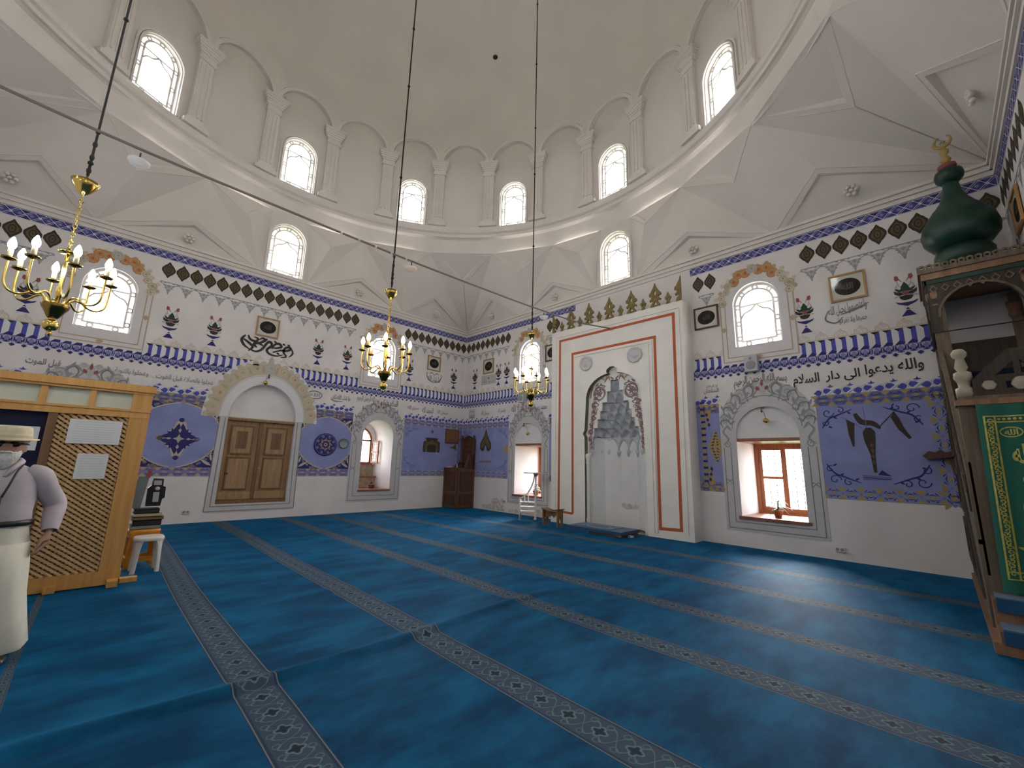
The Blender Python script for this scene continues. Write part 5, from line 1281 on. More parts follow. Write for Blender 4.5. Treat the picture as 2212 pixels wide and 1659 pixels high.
p.disc((-5.25, 2.05), .055, 'tan', 3, 12); p.disc((-5.25, 2.05), .025, 'brownblk', 4, 8); p.stroke([(-5.25+.30*cos(a*pi/18), 2.05+.30*sin(a*pi/18)) for a in range(36)], .014, 'slate', 1, True)
p.build('painted_flowers', r)
r = empty('wall_clock', PA(-4.70, 2.11, .004), 'small pale green round dish with dark rim beside the large blue plate', 'plate')
r.name = 'wall_plate'
b = MB(); b.lathe([(.15, 0), (.15, .03), (.13, .04), (.12, .02), (.03, .018), (0, .018)], PA(-4.70, 2.11, .004), mat('pale_green_ceramic', (.26, .32, .30, 1), .4), 28, axis=AX); b.build('dish', r)
b = MB(); b.tube([PA(-4.70+.145*cos(a*pi/12), 2.11+.145*sin(a*pi/12), .03) for a in range(25)], .012, 'green', 6); b.build('rim', r)
# brown board above the pulpit
r = empty('wall_board', PA(-.53, 2.59, .004), 'square brown wooden board on the left wall above the corner pulpit', 'board')
b = MB(); b.prism(PA, rect(-.84, -.22, 2.33, 2.87), [], .035, .004, wood('board_wood', (.24, .12, .05, 1), (.17, .08, .035, 1))); b.build('panel', r)
b = MB(); b.prism(PA, rect(-.84, -.22, 2.33, 2.87), [rect(-.81, -.25, 2.36, 2.84)], .045, .03, 'pulpL'); b.build('edging', r)
# dark red corner shelf behind the minbar
r = empty('wall_shelf', PB(13.12, 1.95, 0), 'small dark red wooden shelf on the back wall behind the minbar', 'shelf')
b = MB(); b.prism(PB, [(12.90, 1.92), (12.98, 2.0), (13.06, 1.98), (13.12, 2.02), (13.18, 1.98), (13.27, 2.0), (13.27, 1.90), (12.96, 1.86)], [], .22, .004, 'frameD'); b.build('board', r)
b = MB(); b.prism(PB, [(13.20, 1.90), (13.27, 1.90), (13.27, 1.62), (13.24, 1.62)], [], .16, .004, 'frameD'); b.build('bracket', r)
# ================================================================== MINBAR (tall pulpit along the right wall)
def minbar():
    X0, X1 = 13.27, 14.28
    R = empty('minbar', (13.8, -2., 0), 'tall aged wooden pulpit with green onion dome against the right wall', 'minbar')
    PX = lambda y, z, d: (X0 - d, y, z)                      # frame of the flank: a = y, facing -x (towards the room)
    def part(n, b, p=None): return b.build(n, p or R)
    b = MB(); b.box((X0-.03, -4.02, .0), (X1, 0-.02, .10), 'minb'); part('base_rail', b)
    # flank: solid triangle under the stair, tall tower behind
    b = MB(); out = [(-3.45, .1), (-.06, .1), (-.06, 2.72), (-1.42, 2.72), (-3.45, .95)]
    b.prism(PX, out, [], 0, -.05, 'minw')
    for z in (.35, 1.1, 1.9): b.prism(PX, rect(-1.36, -.12, z, z+.62), [rect(-1.26, -.22, z+.1, z+.52)], .02, -.01, 'mind')
    b.prism(PX, [(-3.1, .3), (-1.6, .3), (-1.6, 1.9)], [[(-2.7, .42), (-1.75, .42), (-1.75, 1.45)]], .02, -.01, 'mind'); part('side_panel', b)
    b = MB(); b.prism(PX, [(-3.45, .90), (-1.40, 2.68), (-1.40, 3.45), (-3.45, 1.75)], [], -.004, -.05, 'minw')
    b.prism(PX, [(-3.3, 1.22), (-1.55, 2.75), (-1.55, 3.12), (-3.3, 1.62)], [], .012, -.01, 'mind')
    for i in range(9):
        t = -3.2+i*.2; b.bars(PX, [(t, 1.34+(t+3.3)*.87), (t+.1, 1.60+(t+3.3)*.87)], .03, .02, .0, 'minw'); b.bars(PX, [(t+.1, 1.40+(t+3.3)*.87), (t, 1.54+(t+3.3)*.87)], .03, .022, .0, 'minw')
    part('stair_rail', b)
    # steps with their blue carpet
    st = [(-4.02, -3.72, .20), (-3.72, -3.42, .42)] + [(-3.42+.28*i, -3.14+.28*i, .42+.30*(i+1)) for i in range(7)]
    for i, (a, c, z) in enumerate(st):
        b = MB(); b.box((X0+(.06 if i > 1 else .02), a, .1), (X1, c+(.0 if i < 8 else .2), z), 'minb' if i < 2 else 'minw'); o = part('step', b)
        if i < 2:
            k = MB(); k.loft([[(x, a-.02, z+.0), (x, a-.035, z+.012), (x, a-.02, z+.028), (x, c, z+.028)] for x in (X0+.04, X1-.01)], 'rug', (True, True), False); k.box((X0+.04, a-.035, z-.10), (X1-.01, a-.012, z+.02), 'rug'); part('step_carpet', k, o)
    # stair portal: posts, ledge, carved pediment, baluster finials
    yp = -3.45
    for x in (X0+.03, X1-.15):
        b = MB(); b.box((x, yp, .42), (x+.12, yp+.14, 2.42), 'minw'); b.box((x-.015, yp-.01, .42), (x+.135, yp+.15, .6), 'minw'); o = part('portal_post', b)
        f = MB(); f.lathe([(.075, 2.46), (.075, 2.56), (.045, 2.58), (.055, 2.64), (.075, 2.68), (.07, 2.74), (.035, 2.76), (.055, 2.80), (.04, 2.87), (.035, 2.90), (.06, 2.93), (.065, 2.97), (.04, 3.01), (0, 3.02)], (x+.08, yp+.06, 0), 'mincap', 14); part('finial', f, o)
    PY = lambda s, z, d: (s, yp-d, z)
    b = MB(); b.prism(PY, rect(X0+.01, X1, 2.36, 2.42), [], .07, -.16, 'minb'); b.prism(PY, rect(X0+.04, X1, 2.42, 2.46), [], .04, -.14, 'minw'); part('ledge', b)
    b = MB(); xm = (X0+X1)/2; pe = [(X0+.17, 2.46), (X1-.1, 2.46), (X1-.1, 2.66), (xm+.05, 2.95), (xm-.05, 2.95), (X0+.17, 2.64)]
    hs = [[(X0+.24+i*.17, 2.53), (X0+.34+i*.17, 2.53), (X0+.34+i*.17, 2.60), (X0+.24+i*.17, 2.60)] for i in range(4)] + [[(xm-.16, 2.68), (xm-.02, 2.68), (xm-.02, 2.82)], [(xm+.02, 2.68), (xm+.16, 2.68), (xm+.02, 2.82)]]
    b.prism(PY, pe, hs, .0, -.05, 'mind'); o = part('carved_pediment', b)
    for i, (x, r) in enumerate(((X0+.29, .05), (X0+.52, .07), (X0+.76, .05))):
        t = MB(); t.lathe([(r, 0), (r*.8, .02), (r*.35, .012), (0, .02)], (x, yp, 2.57), 'mincap', 18, axis=Matrix.Rotation(pi/2, 3, 'X'), lobes=6, lobe=.18); part('rosette', t, o)
    # tower with its arched canopy
    ty0, ty1 = -1.42, -.10
    for x in (X0, X1-.11):
        for y in (ty0, ty1-.11):
            b = MB(); b.box((x, y, 2.70), (x+.15 if x < 14 else x+.11, y+.13, 4.50), 'minw'); b.box((x-.012, y-.012, 2.70), (x+.122, y+.122, 2.84), 'minw'); b.lathe([(.07, 4.1), (.085, 4.16), (.07, 4.2), (.09, 4.3), (.09, 4.36)], (x+.055, y+.055, 0), 'minb', 10); part('tower_post', b)
    b = MB(); b.prism(PX, rect(ty0+.12, ty1-.1, 2.72, 3.30), [], -.02, -.06, 'minw'); b.prism(PX, rect(ty0+.2, ty1-.2, 2.82, 3.2), [], .0, -.03, 'mind'); part('parapet', b)
    b = MB(); b.box((X0, ty0, 2.66), (X1, ty1, 2.74), 'minw'); part('platform', b)
    b = MB(); b.box((X0+.05, ty1-.06, 2.74), (X1, ty1-.02, 3.80), 'mind'); part('back_board', b)
    b = MB(); b.box((X0+.05, ty1-.055, 3.80), (X1, ty1-.025, 4.55), 'greylite'); part('painted_panel', b)
    b = MB(); b.box((X0+.08, ty0+.42, 2.74), (X1-.05, ty0+.46, 3.15), 'navycloth'); part('seat_cloth', b)
    def arched(P, a0, a1, nm):
        b = MB(); c = (a0+a1)/2; r = (a1-a0)/2-.10
        b.prism(P, rect(a0, a1, 3.72, 4.56), [[(c-r, 3.725), (c+r, 3.725)] + [(c+r*cos(pi*i/14), 3.95+.42*sin(pi*i/14)) for i in range(15)]], .022, -.03, 'mind')
        n = int((a1-a0)/.12)
        for i in range(n):
            x = a0+(i+.5)*(a1-a0)/n; b.bars(P, [(x-.04, 4.40), (x, 4.45), (x+.04, 4.40), (x, 4.35), (x-.04, 4.40)], .018, .034, .01, 'minw')
        b.bars(P, [(a0, 4.52), (a1, 4.52)], .06, .04, -.01, 'mgreen'); b.bars(P, [(c+(r+.02)*cos(pi*i/14), 3.95+.44*sin(pi*i/14)) for i in range(15)], .03, .036, .0, 'minw'); return part(nm, b)
    arched(lambda s, z, d: (s, ty0-d, z), X0, X1, 'canopy_arch'); arched(PX, ty0, ty1, 'canopy_arch')
    b = MB(); b.box((X0-.05, ty0-.05, 4.56), (X1, ty1+.02, 4.66), 'minb'); b.box((X0-.08, ty0-.08, 4.66), (X1, ty1+.04, 4.72), 'minw')
    part('canopy_cornice', b)
    t = MB()
    for i in range(13):
        x = X0-.06+i*.085; t.prism(lambda s, z, d: (s, ty0-.06-d, z), [(x, 4.72), (x+.07, 4.72), (x+.075, 4.78), (x+.035, 4.80), (x-.005, 4.78)], [[(x+.02, 4.735), (x+.05, 4.735), (x+.05, 4.765), (x+.02, 4.765)]], .02, -.02, 'minw')
    for i in range(15):
        x = ty0-.06+i*.09; t.prism(lambda s, z, d: (X0-.06-d, s, z), [(x, 4.72), (x+.07, 4.72), (x+.075, 4.78), (x+.035, 4.80), (x-.005, 4.78)], [], .02, -.02, 'minw')
    part('cresting', t)
    c = (13.76, -.80, 0); b = MB()
    b.lathe([(.22, 4.72), (.24, 4.86), (.30, 4.92), (.345, 5.02), (.345, 5.10), (.30, 5.18), (.22, 5.22)], c, 'mgreen', 32)
    b.lathe([(.22, 5.18), (.34, 5.24), (.425, 5.36), (.445, 5.50), (.41, 5.66), (.33, 5.80), (.235, 5.92), (.165, 6.04), (.12, 6.18), (.095, 6.32), (.09, 6.40)], c, 'mgreen', 48, lobes=16, lobe=.025)
    b.lathe([(.08, 6.36), (.12, 6.38), (.165, 6.43), (.18, 6.50), (.165, 6.57), (.10, 6.62), (.06, 6.64)], c, 'mgreen', 32); o = part('onion_dome', b)
    f = MB(); f.lathe([(.07, 6.62), (.115, 6.66), (.11, 6.70), (.05, 6.73)], c, 'rose', 18); part('red_collar', f, o)
    f = MB(); f.lathe([(.03, 6.72), (.05, 6.76), (.07, 6.80), (.045, 6.85), (.025, 6.88), (.055, 6.93), (.06, 6.97), (.02, 7.02), (.02, 7.05)], c, 'gold', 14)
    f.tube([(c[0]+.10*cos(a), c[1]-.03*cos(a), 7.15+.10*sin(a)) for a in [radians(-250+i*16) for i in range(20)]], [.012+.016*sin(pi*i/19) for i in range(20)], 'gold', 7)
    f.tube([(c[0]-.03+.02*i, c[1], 7.12+.03*(i % 2)) for i in range(4)], .012, 'gold', 6); part('crescent_finial', f, o)
    # the green curtain hangs in the portal: a thing of its own
    K = empty('portal_curtain', (13.8, yp-.06, 2.36), 'green velvet curtain embroidered in gold, hanging in the minbar portal', 'curtain')
    xa, xb, za, zb = X0+.155, X1-.02, .47, 2.355; nx, nz = 60, 10
    fold = lambda x, z: .018*sin((x-xa)*26)+.012*sin((x-xa)*11+1)+.02*(z-za)/(zb-za)*0
    sk = lambda x, z: x-.045*(1-(z-za)/(zb-za))*(xb-x)/(xb-xa)
    def PK(x, z, d): return (sk(x, z), yp-.075-fold(x, z)-d, z)
    b = MB(); vs = [PK(xa+(xb-xa)*i/nx, za+(zb-za)*j/nz, 0) for j in range(nz+1) for i in range(nx+1)]
    b.add(vs, [(j*(nx+1)+i, j*(nx+1)+i+1, (j+1)*(nx+1)+i+1, (j+1)*(nx+1)+i) for j in range(nz) for i in range(nx)], 'curtain', True); b.build('velvet', K)
    p = Paint(PK); p.d = lambda l: .004+.0012*l
    def band(x0, x1, z0, z1, n, m=10):
        for i in range(n):
            for j in range(m):
                p.pg(rect(x0+(x1-x0)*i/n, x0+(x1-x0)*(i+1)/n, z0+(z1-z0)*j/m, z0+(z1-z0)*(j+1)/m), 'embro', 1)
    for q in range(2): band(xa+.04+q*.075, xa+.055+q*.075, .60, 2.22, 1, 20); band(xa+.04, xb-.03, 2.16+q*.06, 2.172+q*.06, 50, 1); band(xa+.04, xb-.03, .60+q*.07, .612+q*.07, 50, 1)
    for i in range(38): z = .66+i*.041; p.stroke(spiral(xa+.085, z, .026, i, 1.1, 9), .010, 'embro', 2)
    for i in range(21): x = xa+.15+i*.036; p.disc((x, 2.196), .013, 'embro', 2, 7); p.disc((x, .64), .014, 'embro', 2, 7)
    rnd = random.Random(11)
    p.stroke([(xa+.22+.075*cos(a*pi/10), 2.06+.05*sin(a*pi/10)) for a in range(20)], .010, 'embro', 2, True)
    for t, x0, x1, z0, z1 in (('الله', xa+.175, xa+.265, 2.03, 2.09), ('بسم الله', xa+.32, xa+.62, 2.0, 2.10), ('لا اله الا الله', xa+.20, xa+.78, 1.74, 1.94), ('محمد رسول الله', xa+.24, xa+.78, 1.50, 1.66), ('ما شاء الله', xa+.25, xa+.7, 1.02, 1.16)): p.text(t, x0, x1, z0, z1, 'embro', 3, .03)
    for i in range(80):
        x = xa+.22+rnd.random()*.55; z = .74+rnd.random()*.72
        if rnd.random() < .5: p.stroke(spiral(x, z, .03+.035*rnd.random(), rnd.random()*6, 1.2, 12), .014, 'embro', 2)
        else: p.leafs((x, z), rnd.random()*6, .09, .035, 'embro', 2)
    p.build('gold_embroidery_pattern', K)
minbar()

# ================================================================== CORNER PULPIT
def pulpit():
    R = empty('pulpit', (.42, -.4, 0), 'dark brown wooden pulpit with tall carved back standing in the corner', 'pulpit')
    a0, a1, b0, b1 = .03, .84, -.80, -.03
    b = MB(); b.box((a0, b0, 0), (a1, b1, 1.38), 'pulp'); part = b.build('body', R)
    PXr = lambda s, z, d: (a1+d, s, z); PF = lambda s, z, d: (s, b0-d, z)
    for P, s0, s1 in ((PF, a0, a1), (PXr, b0, b1)):
        t = MB()
        for z in (.02, .50, 1.30): t.prism(P, rect(s0, s1, z, z+.09), [], .02, -.01, 'pulpL')
        for s in (s0, s1-.08): t.prism(P, rect(s, s+.08, .02, 1.39), [], .022, -.01, 'pulpL')
        t.build('framing', R)
        for z0, z1 in ((.13, .48), (.61, 1.28)):
            t = MB(); t.prism(P, rect(s0+.12, s1-.12, z0, z1), [], .012, -.01, 'pulp'); t.build('panel', R)
    b = MB(); b.box((a0-.02+.02, b0-.03, 1.38), (a1+.03, b0+.30, 1.43), 'pulpL'); b.build('reading_ledge', R)
    # arm on the room side: slopes up to the back
    b = MB(); b.prism(PXr, [(b0+.30, 1.38), (b1, 1.38), (b1, 1.92), (b1-.28, 1.92), (b0+.36, 1.46)], [], .0, -.05, 'pulp'); b.bars(PXr, [(b0+.34, 1.44), (b1-.27, 1.93), (b1, 1.93)], .05, .02, -.06, 'pulpL'); b.build('arm', R)
    # tall back with shaped crest
    PBk = lambda s, z, d: (s, b1-.05-d, z)
    b = MB(); b.prism(PBk, [(.10, 1.38), (a1+.02, 1.38), (a1+.02, 2.50), (.73, 2.52), (.62, 2.60), (.47, 2.66), (.32, 2.60), (.2, 2.52), (.10, 2.50)], [], .0, -.05, 'pulp')
    b.build('back', R)
    t = MB()
    for z in (1.92, 2.10, 2.30): t.prism(PBk, rect(.14, a1-.02, z, z+.04), [], .02, -.01, 'pulpL')
    for s in (.11, a1-.06): t.prism(PBk, rect(s, s+.06, 1.4, 2.5), [], .022, -.01, 'pulpL')
    t.build('back_framing', R)
    for x in (.13, a1-.01):
        t = MB(); t.lathe([(.04, 2.48), (.05, 2.53), (.03, 2.57), (.045, 2.61), (0, 2.66)], (x, b1-.07, 0), 'pulp', 10); t.build('knob', R)
    # things left on the pulpit
    c = MB(); rg = []
    for i in range(9):
        u = i/8; rg.append([(.10+.52*j/10, b0+.34+.34*u, 1.40+.27*sin(pi*min(1, u*.9+.1))*sin(pi*(j+.5)/11)**.6*(.7+.3*sin(j*1.7+u*3))) for j in range(11)])
    c.loft(rg, mat('maroon_cloth', (.055, .018, .018, 1), .9, 0, .2, 8), (False, False), True, False)
    o = c.build('folded_cloth', origin=(.35, b0+.5, 1.40)); o.data.shade_smooth() if hasattr(o.data, 'shade_smooth') else None
    tag(o, 'crumpled maroon cloth lying on top of the corner pulpit', 'cloth')
    c = MB(); c.loft([[(.06+.24*i, b0-.0+.2*j, 1.432+.05*j*(1-i*.3)) for i in (0, 1)] for j in (0, .5, 1)], 'paper', (False, False), True, False); tag(c.build('paper_sheet', origin=(.16, b0+.1, 1.44)), 'white sheet of paper propped on the ledge of the corner pulpit', 'paper')
    c = MB(); c.lathe([(.028, 0), (.028, .10), (.02, .12), (.012, .135), (.012, .15), (0, .152)], (.62, b0+.12, 1.432), mat('pale_bottle', (.45, .47, .45, 1), .3), 12); tag(c.build('bottle', origin=(.62, b0+.12, 1.43)), 'small pale bottle standing on the corner pulpit ledge', 'bottle')
pulpit()

# ================================================================== WHITE STEP STAND, BOOKSTAND, PLATFORM
def stand():
    c = Vector((4.46, -.62, 0)); R = empty('step_stand', c, 'white wooden step stand with round top in front of the left window', 'stand'); W = 'wplast'
    b = MB(); b.lathe([(.05, 0), (.05, .04), (.032, .06), (.028, .9), (.024, 1.33)], c, W, 12); b.build('post', R)
    b = MB(); b.lathe([(0, 1.345), (.36, 1.352), (.37, 1.362), (.36, 1.375), (0, 1.375)], c, W, 30); b.lathe([(.03, 1.26), (.09, 1.345)], c, W, 12); b.build('round_top', R)
    u = Vector((-.72, -.55, 0)).normalized(); n = Vector((-u.y, u.x, 0))
    for i, z in enumerate((.24, .37, .50)):
        t = MB(); t.obox(c + u*(.24) + Vector((0, 0, z)), (.44, .22, .028), W, Matrix((u, n, Vector((0, 0, 1)))).transposed()); t.build('step', R)
    for q in (-1, 1):
        t = MB(); t.tube([c + u*.46 + n*.11*q + Vector((0, 0, z)) for z in (0, .3, .62)], [.022, .02, .022], W, 8); t.build('leg', R)
        t = MB(); t.tube([c + u*(.46-.44*k) + n*.11*q*(1-k) + Vector((0, 0, z)) for k, z in ((0, .60), (.25, .66), (.5, .76), (.72, .92), (.9, 1.12), (.97, 1.32))], .02, W, 8); t.build('hand_rail', R)
        for k in (.3, .55):
            t = MB(); t.tube([c + u*(.46-.44*k) + n*.11*q*(1-k*.8) + Vector((0, 0, z)) for z in (.5, .66+.22*k)], .012, W, 6); t.build('spindle', R)
stand()
def rahle():
    R = empty('book_rest', (5.60, -1.08, 0), 'small brown wooden folding book rest beside the mihrab', 'book rest')
    m = 'rahle'; M[m] = wood('rahle_wood', (.30, .15, .055, 1), (.22, .10, .04, 1), 2.5)
    P0 = Vector((5.30, -1.25, 0)); u = Vector((.52, -.02, 0)); v = Vector((.02, .20, 0))
    # a low table on two arched end boards with a V-shaped top
    for k in (0, 1):
        base = P0 + u*k; P = lambda s, z, d, base=base: base + v*s + u.normalized()*d + Vector((0, 0, z))
        b = MB(); b.prism(P, [(0, 0), (.24, 0), (.30, .17), (.5, .27), (.70, .17), (.76, 0), (1, 0), (1, .44), (0, .44)], [], .02, -.02, m); b.build('end_board', R)
    for k, (s0, s1, z0, z1) in enumerate(((-.08, .46, .455, .405), (.46, 1.1, .40, .47))):
        b = MB(); A = [P0 + u*s + v*t + Vector((0, 0, z)) for s, z in ((s0, z0), (s1, z1)) for t in (-.12, 1.12)]
        b.add(A + [p - Vector((0, 0, .022)) for p in A], [(0, 1, 3, 2), (4, 6, 7, 5), (0, 2, 6, 4), (1, 5, 7, 3), (0, 4, 5, 1), (2, 3, 7, 6)], m); b.build('top_board', R)
    Pp = lambda s, z, d: P0 + u*s + v*(.5) + v.normalized()*d + Vector((0, 0, z))
    b = MB(); b.prism(Pp, [(0.02, .40), (.45, .37), (.98, .40), (.98, .30), (.72, .28), (.6, .22), (.45, .28), (.35, .24), (.02, .22)], [], .012, -.012, m); b.build('stretcher', R)
rahle()
def platform():
    R = empty('prayer_platform', (6.95, -.75, 0), 'low wooden platform in blue carpet at the foot of the mihrab', 'platform')
    b = MB(); b.box((6.24, -1.30, .0), (7.72, -.50, .09), 'doord'); b.build('base', R)
    b = MB(); b.box((6.19, -1.35, .055), (7.76, -.49, .125), 'rug'); b.box((6.19, -1.352, .0), (6.9, -1.34, .06), 'rug'); b.build('carpet_cover', R)
    b = MB(); b.box((7.60, -1.36, .02), (7.77, -1.33, .055), 'doord'); b.build('end_block', R)
    r = MB(); r.box((6.36, -1.26, .125), (7.42, -.58, .136), 'rug'); o = tag(r.build('prayer_rug', origin=(6.9, -.9, .13)), 'blue prayer rug with pale oval pattern on the platform before the mihrab', 'rug')
    p = Paint(lambda s, z, d: (s, z, .1365+d*.5))
    p.stroke([(6.44, -1.20), (7.34, -1.20), (7.34, -.64), (6.44, -.64)], .025, 'rugp', 1, True)
    p.stroke([(6.89+.33*cos(a*pi/14), -.92+.2*sin(a*pi/14)) for a in range(28)], .03, 'rugp', 1, True)
    for i in range(9): p.leafs((6.52+.09*i, -1.22), .4, .09, .04, 'rugp', 2)
    for q in (-1, 1): p.stroke(spiral(6.89+q*.40, -.80, .06, 0, 1, 10), .02, 'rugp', 1); p.stroke(spiral(6.89+q*.40, -1.05, .06, 0, 1, 10), .02, 'rugp', 1)
    q = p.build('woven_pattern'); q.parent = o; q.location = -o.location
    b = MB(); b.box((7.80, -1.10, 0), (7.90, -1.02, .045), 'gplast'); b.box((7.81, -1.101, .01), (7.85, -1.099, .035), 'blackp'); b.tube([(7.85, -1.02, .02), (7.87, -.8, .012), (7.93, -.56, .012)], .008, 'blackp', 6)
    tag(b.build('extension_socket', origin=(7.85, -1.06, 0)), 'small grey extension socket on the carpet beside the prayer platform', 'socket')
platform()

# ================================================================== PLANTS ON THE SILLS
def plant(c, h, lab, kind):
    R = empty('potted_plant', c, lab, 'plant', 'potted plants on the window sills'); c = Vector(c); rnd = random.Random(int(c.x*100))
    b = MB(); s = h/.5; b.lathe([(.065, 0), (.09, .11), (.105, .115), (.105, .145), (.09, .145), (.085, .12), (0, .12)], c, 'terra', 18); b.build('pot', R)
    b = MB(); b.lathe([(.07, .121), (.03, .128), (0, .13)], c, 'soil', 14, cap=(False, True)); b.build('earth', R)
    b = MB()
    if kind == 'spiky':
        b.tube([c + Vector((0, 0, .12)), c + Vector((.01, 0, .30))], .012, 'trunk', 6)
        for k, (zb, n) in enumerate(((.17, 14), (.30, 18))):
            for i in range(n):
                a = i*2.4+k; l = (.19+.13*rnd.random())*s; t = .2+.9*rnd.random(); d = Vector((cos(a), sin(a), 0)); n2 = Vector((-sin(a), cos(a), 0)); pt = []
                for j in range(6):
                    u = j/5; p = c + Vector((0, 0, zb)) + d*l*u + Vector((0, 0, l*(t*u-.9*u*u))); w = .017*(1-u)**.6+.001; pt += [p+n2*w, p-n2*w]
                b.add(pt, [(2*j, 2*j+1, 2*j+3, 2*j+2) for j in range(5)], 'leaf' if rnd.random() < .6 else 'leafD', True)
    else:
        for i in range(70):
            a = rnd.random()*6.28; th = rnd.random()*1.5; r = .09*s*(.4+.6*rnd.random()); p = c + Vector((r*cos(a)*sin(th), r*sin(a)*sin(th), .15+r*cos(th)*1.3)); q = Matrix.Rotation(rnd.random()*6, 3, 'Z') @ Matrix.Rotation(rnd.random()*2, 3, 'X'); l = .03
            b.add([p + q @ Vector(v) for v in ((-l*.4, 0, 0), (0, -l*.2, .004), (l*.4, 0, 0), (l*.3, l*.8, 0), (0, l*1.2, 0), (-l*.3, l*.8, 0))], [(0, 1, 2, 3, 4, 5)], 'leaf' if rnd.random() < .7 else 'leafD')
    b.build('leaves', R)
plant((10.52, .45, .632), .5, 'spiky potted plant on the brown sill of the right window', 'spiky')
plant((3.70, .24, .632), .40, 'spiky potted plant on the sill behind the white step stand', 'spiky')
plant((-.42, -3.44, .692), .25, 'small bushy potted plant on the sill of the arched window by the door', 'bush')

# ================================================================== WOODEN SCREEN with notices
def screen():
    X = 5.55; PS = lambda s, z, d: (X+d, s, z)
    R = empty('wooden_screen', (X, -10.9, 0), 'varnished pine partition screen with diagonal lattice and frosted top panes', 'screen')
    y0, y1 = -12.6, -9.74
    b = MB(); b.prism(PS, rect(-9.94, y1, .05, 2.46), [], .05, -.07, 'pine'); b.build('end_post', R)
    b = MB(); b.prism(PS, rect(-10.66, -10.58, .14, 2.10), [], .045, -.05, 'doord'); b.build('inner_post', R)
    b = MB(); b.prism(PS, rect(y0, y1+.02, 2.43, 2.52), [], .08, -.10, 'pine'); b.prism(PS, rect(y0, y1+.01, 2.40, 2.44), [], .06, -.08, 'pine'); b.build('top_rail', R)
    b = MB(); b.prism(PS, rect(y0, y1, 2.08, 2.17), [], .055, -.06, 'pine'); b.prism(PS, rect(y0, y1+.005, 2.16, 2.19), [], .065, -.07, 'pine'); b.build('middle_rail', R)
    b = MB(); b.prism(PS, rect(y0, y1+.01, .008, .17), [], .06, -.07, 'pine'); b.build('bottom_rail', R)
    for s in (-10.32, -10.74, -11.2, -11.7):
        b = MB(); b.prism(PS, rect(s-.03, s+.03, 2.18, 2.42), [], .045, -.05, 'pine'); b.build('mullion', R)
    for a, c in ((-10.29, -9.94), (-10.71, -10.35), (-11.17, -10.77), (-11.67, -11.23), (-12.6, -11.73)):
        b = MB(); b.prism(PS, rect(a, c, 2.18, 2.42), [], .004, -.004, 'frost'); b.build('pane', R)
    # lattice clipped to its frame
    L0, L1, Z0, Z1 = -10.58, -9.94, .17, 2.08; b = MB()
    b.prism(PS, rect(L0, L1, Z0, Z1), [], -.03, -.04, 'latback')
    for lay, (sg, d0, d1) in enumerate(((1, .0, -.022), (-1, .028, .0))):
        c = -3.
        while c < 4:
            # line z = Z0 + c + sg*(s-L0)*.78
            f = lambda s: Z0+c+sg*(s-L0)*.78
            sa, sb = L0, L1; pa, pb = f(sa), f(sb)
            pts = []
            for s in (sa, sb):
                if Z0 <= f(s) <= Z1: pts.append((s, f(s)))
            for z in (Z0, Z1):
                s = L0+(z-Z0-c)/(sg*.78)
                if L0 < s < L1: pts.append((s, z))
            if len(pts) == 2 and math.dist(*pts) > .03: b.bars(PS, pts, .026, d0, d1, 'pineL')
            c += .056
    b.build('lattice', R)
    b = MB(); b.prism(PS, rect(y0, -10.66, .17, 2.08), [], .0, -.02, 'navycloth'); b.build('cloth_panel', R)
    for s in (-9.80, -10.33, -11.3):
        b = MB(); b.prism(PS, rect(s-.05, s+.05, 0, .07), [], .22 if s > -9.9 else .13, -.2, 'pine'); b.build('foot', R)
    b = MB(); b.prism(PS, rect(-9.80, -9.56, .0, .055), [], .06, -.05, 'pine'); b.build('foot', R)
    def notice(a, c, z0, z1, lab, d=.034, lines=9, tilt=0.):
        r = empty('notice', PS((a+c)/2, z0, d), lab, 'notice', 'paper notices on the wooden screen')
        b = MB(); b.prism(PS, [(a, z0), (c, z0+tilt), (c+.0, z1+tilt), (a, z1)], [], d+.006, d, 'paper'); b.build('sheet', r)
        p = Paint(PS); p.d = lambda l: d+.0065
        for i in range(lines):
            z = z1-(z1-z0)*(i+1)/(lines+1); p.pg(rect(a+(c-a)*.1, c-(c-a)*(.1+.12*(i*7 % 4)/4), z-.004+tilt*.5, z+.004+tilt*.5), 'papertext', 1)
        p.build('print', r)
    notice(-10.47, -9.99, 1.72, 2.02, 'wide white laminated notice on the lattice, upper of the two')
    notice(-10.34, -10.06, 1.29, 1.60, 'nearly square white notice on the lattice, below the wide one')
    notice(-11.02, -10.70, 1.62, 1.90, 'white notice on the dark blue cloth behind the man with the hat', .006, 6)
screen()

